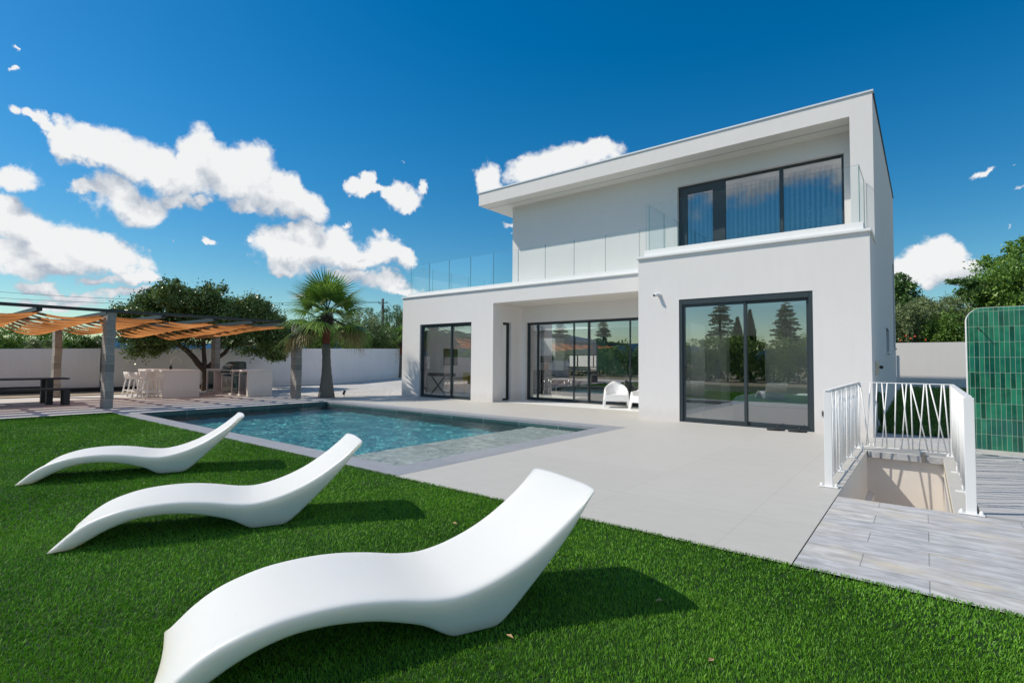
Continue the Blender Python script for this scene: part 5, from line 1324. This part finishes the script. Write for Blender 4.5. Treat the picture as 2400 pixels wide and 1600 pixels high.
# ------------------------------------------------------------------ fan palms
def fan_palm(name, base, h, r0, r1, zred, fr_len, n_up, label, seed=1, scale=1.0, nd=12):
    r = np.random.RandomState(seed); t = thing(name, (base[0], base[1], 0), label, 'palm tree')
    bx_, by_ = base; mb = MB(); zs = np.linspace(-.05, zred, 14)
    mb.tube([(bx_ + .02 * math.sin(z * 2), by_ - .06 * z / 2.4, z) for z in zs], [r1 + (r0 - r1) * max(0, 1 - z / (zred * .75)) ** 1.7 + .008 * (i % 2) for i, z in enumerate(zs)], 18); mb.build('trunk', 'palm_grey', t)
    tx, ty = bx_, by_ - .06 * zred / 2.4
    mb = MB(); zs = np.linspace(zred, h, 8); mb.tube([(tx, ty, z) for z in zs], [r1 * (.92 + .06 * (i % 2)) for i in range(8)], 16); mb.build('collar', 'palm_red', t)
    mb = MB()
    for k in range(46):                                # old leaf bases
        a = k * 2.4; z = h - .05 + .5 * scale * k / 46
        p = Vector((tx + r1 * .75 * math.cos(a), ty + r1 * .75 * math.sin(a), z)); q_ = p + Vector((math.cos(a) * .13, math.sin(a) * .13, .10 + .04 * r.rand())) * scale
        mb.bar(p, q_, .07 * scale, .02)
    mb.tube([(tx, ty, h - .03), (tx, ty, h + .3 * scale), (tx, ty, h + .6 * scale)], [r1 * .95, r1 * .8, r1 * .35], 12); mb.build('leaf_bases', 'bark', t)
    def fronds(nm, specs, mat):
        V = []; Fq = []; RN = []
        pet = MB()
        for a, e, pl, fl, droop in specs:
            d = Vector((math.cos(a) * math.cos(e), math.sin(a) * math.cos(e), math.sin(e)))
            o_ = Vector((tx, ty, h + (.38 + .25 * max(0, math.sin(e))) * scale)); hub = o_ + d * pl + Vector((0, 0, -.10 * pl * (1 if e < .6 else .2)))
            pet.tube([o_, o_.lerp(hub, .5) + Vector((0, 0, .05)), hub], [.016 * scale, .013 * scale, .01 * scale], 5)
            side = d.cross(Vector((0, 0, 1)));
            if side.length < .1: side = Vector((1, 0, 0))
            side.normalize(); nrm = side.cross(d)
            nl = 30
            for k in range(nl):
                ph = R(-118 + 236 * k / (nl - 1)) + r.uniform(-.02, .02)
                ld = (d * math.cos(ph) + side * math.sin(ph) + nrm * (-.12 + .10 * math.cos(ph))).normalized()
                L_ = fl * (.70 + .30 * math.cos(ph * .75)) * r.uniform(.93, 1.05)
                pts = []
                for s_ in (0, .35, .68, 1.0):
                    g_ = droop * (s_ ** 2.4) * L_
                    pts.append(hub + ld * (L_ * s_ * (1 - .12 * droop * s_)) + Vector((0, 0, -g_)))
                tw = ld.cross(nrm).normalized(); b0 = len(V)
                for p_, wd in zip(pts, (.012, .034, .024, .002)):
                    V.append(p_ - tw * wd * scale * .8); V.append(p_ + tw * wd * scale * .8)
                for q2 in range(3): Fq.append((b0 + 2 * q2, b0 + 2 * q2 + 1, b0 + 2 * q2 + 3, b0 + 2 * q2 + 2))
                tone = r.rand(); RN += [np.clip(.15 + .5 * tone, 0, 1)] * 4 + [np.clip(.3 + .6 * tone, 0, 1)] * 4
        o2 = np_mesh(nm, np.array([tuple(v) for v in V]), np.array(Fq), mat, np.array(RN)); attach(o2, t)
        pet.build('petioles', mat, o2, fix=False)
    sp = []
    for k in range(n_up):
        f_ = k / n_up; e = R(84 - 104 * f_ ** .85) + r.uniform(-.12, .12)
        sp.append((k * 2.39996 + .5, e, fr_len * (.36 + .24 * f_), fr_len * .62, .06 + .42 * f_ ** 1.5))
    fronds('fronds', sp, 'palm')
    sp = []
    for k in range(nd):
        e = R(-4 - 26 * r.rand()); sp.append(((R(62) if k % 2 else R(238)) + r.uniform(-.75, .75), e, fr_len * .55, fr_len * .46, .7 + .4 * r.rand()))
    fronds('dry_fronds', sp, 'palm_dry')
    return t
fan_palm('palm_tree', (-16.33, 10.2), 2.40, .28, .135, 1.86, 1.62, 26, 'tall fan palm with red brown collar beside the pool corner', 5, 1.0, 9)
fan_palm('palm_tree', (-31.3, 25.9), 2.25, .34, .15, 1.75, 1.25, 14, 'short fan palm against the garden wall beside the house', 8, 1.1, 8)

# ------------------------------------------------------------------ shrubs and trees over the walls
def plant(name, label, cat, blobs, n, size, mat, seed, group=None, stem=True, smat='bark', **kw):
    B = np.array(blobs); c = B[:, :3].mean(0)
    t = thing(name, (float(c[0]), float(c[1]), 0), label, cat, group)
    if stem:
        mb = MB(); r = random.Random(seed); zb = float(B[:, 2].min())
        fork = Vector((c[0], c[1], max(.3, zb * .55))); limb(mb, (c[0], c[1], -.2), fork, .10 * kw.get('sw', 1), .07 * kw.get('sw', 1), .03, seed=seed)
        for b in B[:8]: limb(mb, fork, (b[0], b[1], b[2]), .05 * kw.get('sw', 1), .015, .06, seed=r.randint(0, 99))
        mb.build('trunk', smat, t)
    kw.pop('sw', None)
    leaves('crown', blobs, n, size, mat, seed, t, **kw)
    return t
LV = [(-27.27, 3.5, 2.07, 0.49), (-28.11, 4.1, 2.03, 0.48), (-26.4, 4.35, 1.75, 0.36), (-26.96, 5.12, 2.1, 0.50), (-26.53, 5.41, 2.0, 0.42), (-26.38, 5.75, 1.80, 0.27), (-26.64, 6.18, 1.9, 0.32), (-27.08, 2.6, 2.12, 0.63)]
labs = ['leafy green bush over the garden wall at the left edge of the photo', 'tall grassy green bush over the garden wall', 'low pale bush over the garden wall left of the rear column', 'bright green flowering bush over the garden wall beside the rear column', 'flowering bush over the wall right of the rear column', 'small dark bush over the garden wall', 'grey green bush over the garden wall left of the near column', 'green bush beyond the left picture edge over the wall']
for k, (b, lab) in enumerate(zip(LV, labs)):
    bl = [b, (b[0] + .2, b[1] - b[3] * .5, b[2] - b[3] * .7, b[3] * .8), (b[0] - .1, b[1] + b[3] * .5, b[2] - b[3] * .8, b[3] * .8), (b[0], b[1], b[2] - b[3] * 1.4, b[3] * .9)]
    plant('bush', lab, 'bush', bl, 3600, .09, ('bush', 'grn', 'olive', 'bushy', 'bushy', 'oak', 'olive', 'bush')[k], 20 + k, 'bushes over the left garden wall', rise=(1.2 if k in (1, 3) else 0), aspect=(.25 if k in (1, 3) else .5))
MV = [(-32.73, 18.91, 2.83, 1.27), (-33.73, 21.14, 3.1, 1.36), (-31.35, 21.6, 2.83, 1.13), (-32.35, 22.87, 3.76, 1.2), (-31.83, 24.2, 3.0, 1.2), (-31.65, 19.19, 3.4, 0.9), (-33.4, 25.6, 2.72, 1.1), (-34.2, 27.2, 2.79, 1.14), (-32.66, 17.4, 3.0, 0.9)]
labs = ['yellow green shrub behind the wall left of the palm trunk', 'green shrub behind the wall right of the palm trunk', 'low green shrub behind the wall right of the palm trunk', 'silvery olive tree rising behind the wall between palm and pole', 'rounded dark shrub behind the wall left of the short palm', 'tall shrub half hidden by the palm fronds', 'shrub behind the short palm', 'shrub behind the wall next to the house corner', 'shrub behind the wall next to the rightmost column']
for k, (b, lab) in enumerate(zip(MV, labs)):
    rr_ = random.Random(k); bl = [b] + [(b[0] + rr_.uniform(-.6, .6) * b[3], b[1] + rr_.uniform(-.7, .7) * b[3], b[2] + rr_.uniform(-.9, .5) * b[3], b[3] * rr_.uniform(.45, .7)) for _ in range(5)] + [(b[0], b[1], b[2] - b[3] * .9, b[3] * .9)]
    plant('shrub', lab, 'shrub', bl, 6500, .12, ('bush', 'bush', 'grn', 'olive', 'oak', 'bush', 'olive', 'grn', 'bushy')[k], 40 + k, 'shrubs behind the gravel yard wall')
def conifer(name, label, x, y, h, rad, mat, seed, n=5000, size=.28, narrow=False, group=None, z0=.6):
    t = thing(name, (x, y, 0), label, 'tree', group); r = np.random.RandomState(seed)
    mb = MB(); mb.tube([(x, y, -.2), (x, y, h * .5), (x, y, h * .97)], [.02 * h + .04, .014 * h + .02, .01], 8); mb.build('trunk', 'bark', t)
    if narrow:
        u = r.rand(n); z = z0 + u * (h - z0); a = r.rand(n) * 2 * math.pi
        rr2 = rad * np.minimum(1, (1 - u) * 2.6) * np.minimum(1, .5 + u * 3) * (.55 + .45 * r.rand(n) ** .5)
        P_ = np.stack([x + rr2 * np.cos(a), y + rr2 * np.sin(a), z + rr2 * .3], 1)
        d = np.stack([np.cos(a), np.sin(a), np.full(n, 1.6)], 1) + r.normal(size=(n, 3)) * .35
    else:
        nb = int(26 + h * 14); ub = np.sort(r.rand(nb) ** 1.1); ab = np.arange(nb) * 2.399 + r.rand(nb)
        lb = rad * (1 - ub) ** .75 * (.55 + .6 * r.rand(nb)) + .12; zb = z0 + ub * (h - z0)
        i_ = r.choice(nb, n, p=lb / lb.sum()); s_ = r.rand(n) ** .7
        wd = .20 * lb[i_] * (1.05 - s_) + .03
        rr2 = lb[i_] * s_
        P_ = np.stack([x + rr2 * np.cos(ab[i_]), y + rr2 * np.sin(ab[i_]), zb[i_] + .22 * rr2 - .20 * rr2 ** 2 / np.maximum(lb[i_], .1)], 1) + r.normal(size=(n, 3)) * wd[:, None] * np.array([1, 1, .45])
        d = np.stack([np.cos(ab[i_]), np.sin(ab[i_]), np.full(n, -.1)], 1) + r.normal(size=(n, 3)) * .5
    d /= np.linalg.norm(d, axis=1)[:, None]
    b = np.cross(d, r.normal(size=(n, 3))); b /= np.linalg.norm(b, axis=1)[:, None]
    L_ = size * (.6 + .8 * r.rand(n))[:, None]
    v = np.stack([P_ - d * L_ * .5, P_ + b * L_ * .14, P_ + d * L_ * .5, P_ - b * L_ * .14], 1).reshape(-1, 3)
    o = np_mesh('crown', v, np.arange(4 * n).reshape(n, 4), mat, np.repeat(np.clip(.4 * r.rand(n) + .6 * r.rand(n), 0, 1), 4)); attach(o, t)
    return t
PN = [(-38.14, 27.82, 5.9, 1.3), (-38.09, 29.63, 6.2, 1.2), (-34.71, 28.1, 6.0, 1.3), (-35.9, 30.2, 5.6, 1.4), (-38.39, 26.06, 5.2, 1.2)]
for k, ((x, y, h, rd), lab) in enumerate(zip(PN, ('young pine left of the utility pole', 'young pine behind the utility pole', 'young pine right of the utility pole', 'young pine next to the house corner', 'young pine between the palm crown and the pole'))):
    rr_ = random.Random(300 + k); bl = [(x, y, h - .25, .3), (x + rr_.uniform(-.3, .3), y, h - .8, .5)]
    for q_ in range(7): bl.append((x + rr_.uniform(-.9, .9) * rd, y + rr_.uniform(-.9, .9) * rd, h - 1.0 - rr_.random() * 2.6, rr_.uniform(.4, .75)))
    plant('pine_tree', lab + ' beyond the garden wall', 'tree', bl, 6500, .20, 'pine', 60 + k, 'young pines beyond the wall', aspect=.16, rise=1.0, sw=1.3)
conifer('cypress_tree', 'slim dark cypress far behind the bush left of the rear column', -60, 10.2, 4.7, .6, 'pine', 66, 3000, .3, True)
RT_ = [(3.09, 29.75, 5.63, 0.64), (2.5, 30.66, 5.09, 0.85), (3.06, 28.5, 4.42, 1.01), (1.92, 29.41, 4.26, 0.72), (2.84, 28.94, 3.45, 1.03), (1.4, 28.78, 3.75, 0.6), (3.44, 29.06, 5.31, 0.85), (3.71, 29.54, 3.97, 1.03), (2.2, 29.2, 3.0, .8), (4.6, 29.3, 5.2, 1.1), (4.9, 29.0, 3.8, 1.2), (3.0, 29.4, 6.15, .30), (3.5, 29.2, 6.3, .35), (2.2, 30.3, 5.75, .28)]
plant('broadleaf_tree', 'tall bright green tree behind the rear wall at the right picture edge', 'tree', RT_, 42000, .12, 'grn', 71, sw=1.6)
RB_ = [(0.67, 26.82, 3.48, 0.61), (0.0, 27.48, 3.4, 0.64), (-0.6, 25.92, 3.14, 0.58), (-0.49, 26.57, 2.48, 0.62), (0.32, 26.24, 2.53, 0.67), (1.08, 26.12, 2.67, 0.72), (1.75, 26.32, 2.58, 0.71), (-0.95, 26.67, 2.59, 0.53)]
labs = ['upper olive green bush behind the rear wall', 'grey green bush behind the rear wall, middle top', 'olive bush above the rear wall close to the house', 'flowering green bush on the rear wall close to the house', 'green bush spilling over the middle of the rear wall', 'yellow green bush over the rear wall left of the green wall', 'dark bush over the rear wall behind the green shower wall', 'bush tight beside the house corner over the rear wall']
for k, (b, lab) in enumerate(zip(RB_, labs)):
    rr_ = random.Random(50 + k); bl = [b] + [(b[0] + rr_.uniform(-.7, .7) * b[3], b[1] + rr_.uniform(-.4, .5) * b[3], b[2] + rr_.uniform(-.9, .6) * b[3], b[3] * rr_.uniform(.45, .7)) for _ in range(4)] + [(b[0], b[1] + .1, b[2] - b[3], b[3])]
    plant('bush', lab, 'bush', bl, 6500, .085, ('olive', 'olive', 'olive', 'bush', 'bush', 'bushy', 'oak', 'bush')[k], 80 + k, 'bushes over the rear garden wall')
plant('pine_tree', 'dark rounded pine far behind the rear wall beside the house', 'tree', [(-1.02, 38.0, 5.39, 0.8), (-0.77, 38.0, 4.87, 0.7), (-1.15, 38.0, 6.03, 0.6), (-.9, 38, 4.2, .8), (-1.6, 38, 5, .8)], 9000, .16, 'pine', 91)
t = thing('cedar_tree', (1.7, 28.6, 0), 'cedar with flat drooping boughs behind the rear wall', 'tree')
mb = MB(); limb(mb, (2.3, 28.6, 0), (2.2, 28.6, 4.6), .12, .05, .05); limb(mb, (2.2, 28.6, 4.3), (.8, 28.5, 4.82), .045, .012, .05, seed=3); limb(mb, (2.2, 28.6, 3.9), (1.25, 28.5, 4.3), .04, .012, .05, seed=5); mb.build('trunk', 'bark', t)
leaves('crown', [(.95, 28.5, 4.80, .22), (1.2, 28.5, 4.76, .26), (1.5, 28.5, 4.66, .32), (1.8, 28.5, 4.55, .4), (1.3, 28.5, 4.30, .25), (1.6, 28.5, 4.15, .35), (2.0, 28.5, 4.3, .45)], 6500, .12, 'pine', 95, t, .22, squash=.38, rise=-.4)
for k, (x, z) in enumerate(((-.40, 2.28), (-.72, 2.21), (-.27, 2.36), (-.55, 2.38), (.05, 2.22))):
    mb = MB(); mb.ball((0, 0, 0), .034, 8)
    o = mb.build('blossom', 'flower') if k == 0 else bl0.copy()
    if k == 0: bl0 = o
    else: COL.objects.link(o)
    o.location = (x, 25.1, z); tag(o, 'red orange blossom on the bush above the rear wall', 'flower', 'red blossoms over the rear wall')
# utility pole and its lines
t = thing('utility_pole', (-37.5, 28.8, 0), 'grey timber utility pole carrying overhead lines beyond the garden wall', 'utility pole')
mb = MB(); mb.tube([(-37.47, 28.85, -.2), (-37.48, 28.76, 6.75)], [.15, .11], 10); mb.build('shaft', 'pole_wood', t)
mb = MB(); mb.bar((-37.2, 29.0, 6.35), (-37.75, 28.5, 6.35), .06, .06); mb.build('crossarm', 'pole_wood', t)
mb = MB(); mb.tube([(-37.4, 28.65, 5.9), (-37.4, 28.65, 6.15)], .05, 8).tube([(-37.2, 29.0, 6.38), (-37.2, 29.0, 6.5)], .03, 8).tube([(-37.75, 28.5, 6.38), (-37.75, 28.5, 6.5)], .03, 8); mb.build('insulators', 'black', t)
def wire(a, b, sag, lab):
    a = Vector(a); b = Vector(b); mb = MB()
    mb.tube([a.lerp(b, i / 24) - Vector((0, 0, sag * 4 * (i / 24) * (1 - i / 24))) for i in range(25)], .014, 5)
    tag(mb.build('overhead_line', 'black'), lab, 'cable')
wire((-37.2, 29.0, 6.5), (-60, 3.6, 6.75), .55, 'upper overhead line running left from the utility pole')
wire((-37.75, 28.5, 6.4), (-60.3, 3.4, 6.25), .55, 'lower overhead line running left from the utility pole')
wire((-37.2, 29.0, 6.5), (-66, 60, 9.9), 1.4, 'upper overhead line running right from the utility pole')
wire((-37.75, 28.5, 6.4), (-66.5, 59.8, 9.3), 1.4, 'lower overhead line running right from the utility pole')

# ------------------------------------------------------------------ what the panes mirror: planting behind the photographer
hb = []
rr_ = random.Random(9)
for k in range(34):
    x = -44 + k * 1.55; hb.append((x, -17.5 + rr_.uniform(-.6, .6), 1.0 + rr_.uniform(-.1, .2), 1.15)); hb.append((x + .7, -17.5 + rr_.uniform(-.6, .6), 2.0 + rr_.uniform(-.3, .5), .95))
t = thing('hedge', (-18, -17.5, 0), 'long leafy hedge behind the lawn, seen mirrored in the glass doors', 'hedge')
mb = MB()
for k in range(34): limb(mb, (-44 + k * 1.55, -17.5, -.1), (-44 + k * 1.55, -17.5, 1.6), .06, .03, .04, seed=k)
mb.build('stems', 'bark', t)
leaves('foliage', hb, 60000, .2, 'hedge', 101, t, .6)
for k, (x, y, h, rd, nar, lab) in enumerate(((-13.9, -24, 7.6, 2.0, False, 'broad conifer mirrored in the left half of the bedroom door'), (-13.0, -26, 5.3, .45, True, 'slim cypress mirrored beside the broad conifer'), (-11.5, -24, 5.7, .42, True, 'slim dark cypress mirrored at the middle stile of the bedroom door'), (-8.8, -24, 6.6, 1.7, False, 'conifer mirrored in the right half of the bedroom door'), (-28.5, -24, 6.4, 1.8, False, 'conifer mirrored in the kitchen glazing'), (-33, -22, 6.0, 2.2, False, 'spreading conifer mirrored in the left part of the kitchen glazing'))):
    conifer('cypress_tree' if nar else 'conifer_tree', lab, x, y, h, rd, 'pine' if nar else 'mirror_tree', 110 + k, 9000, .26 if not nar else .3, nar, 'trees behind the photographer')
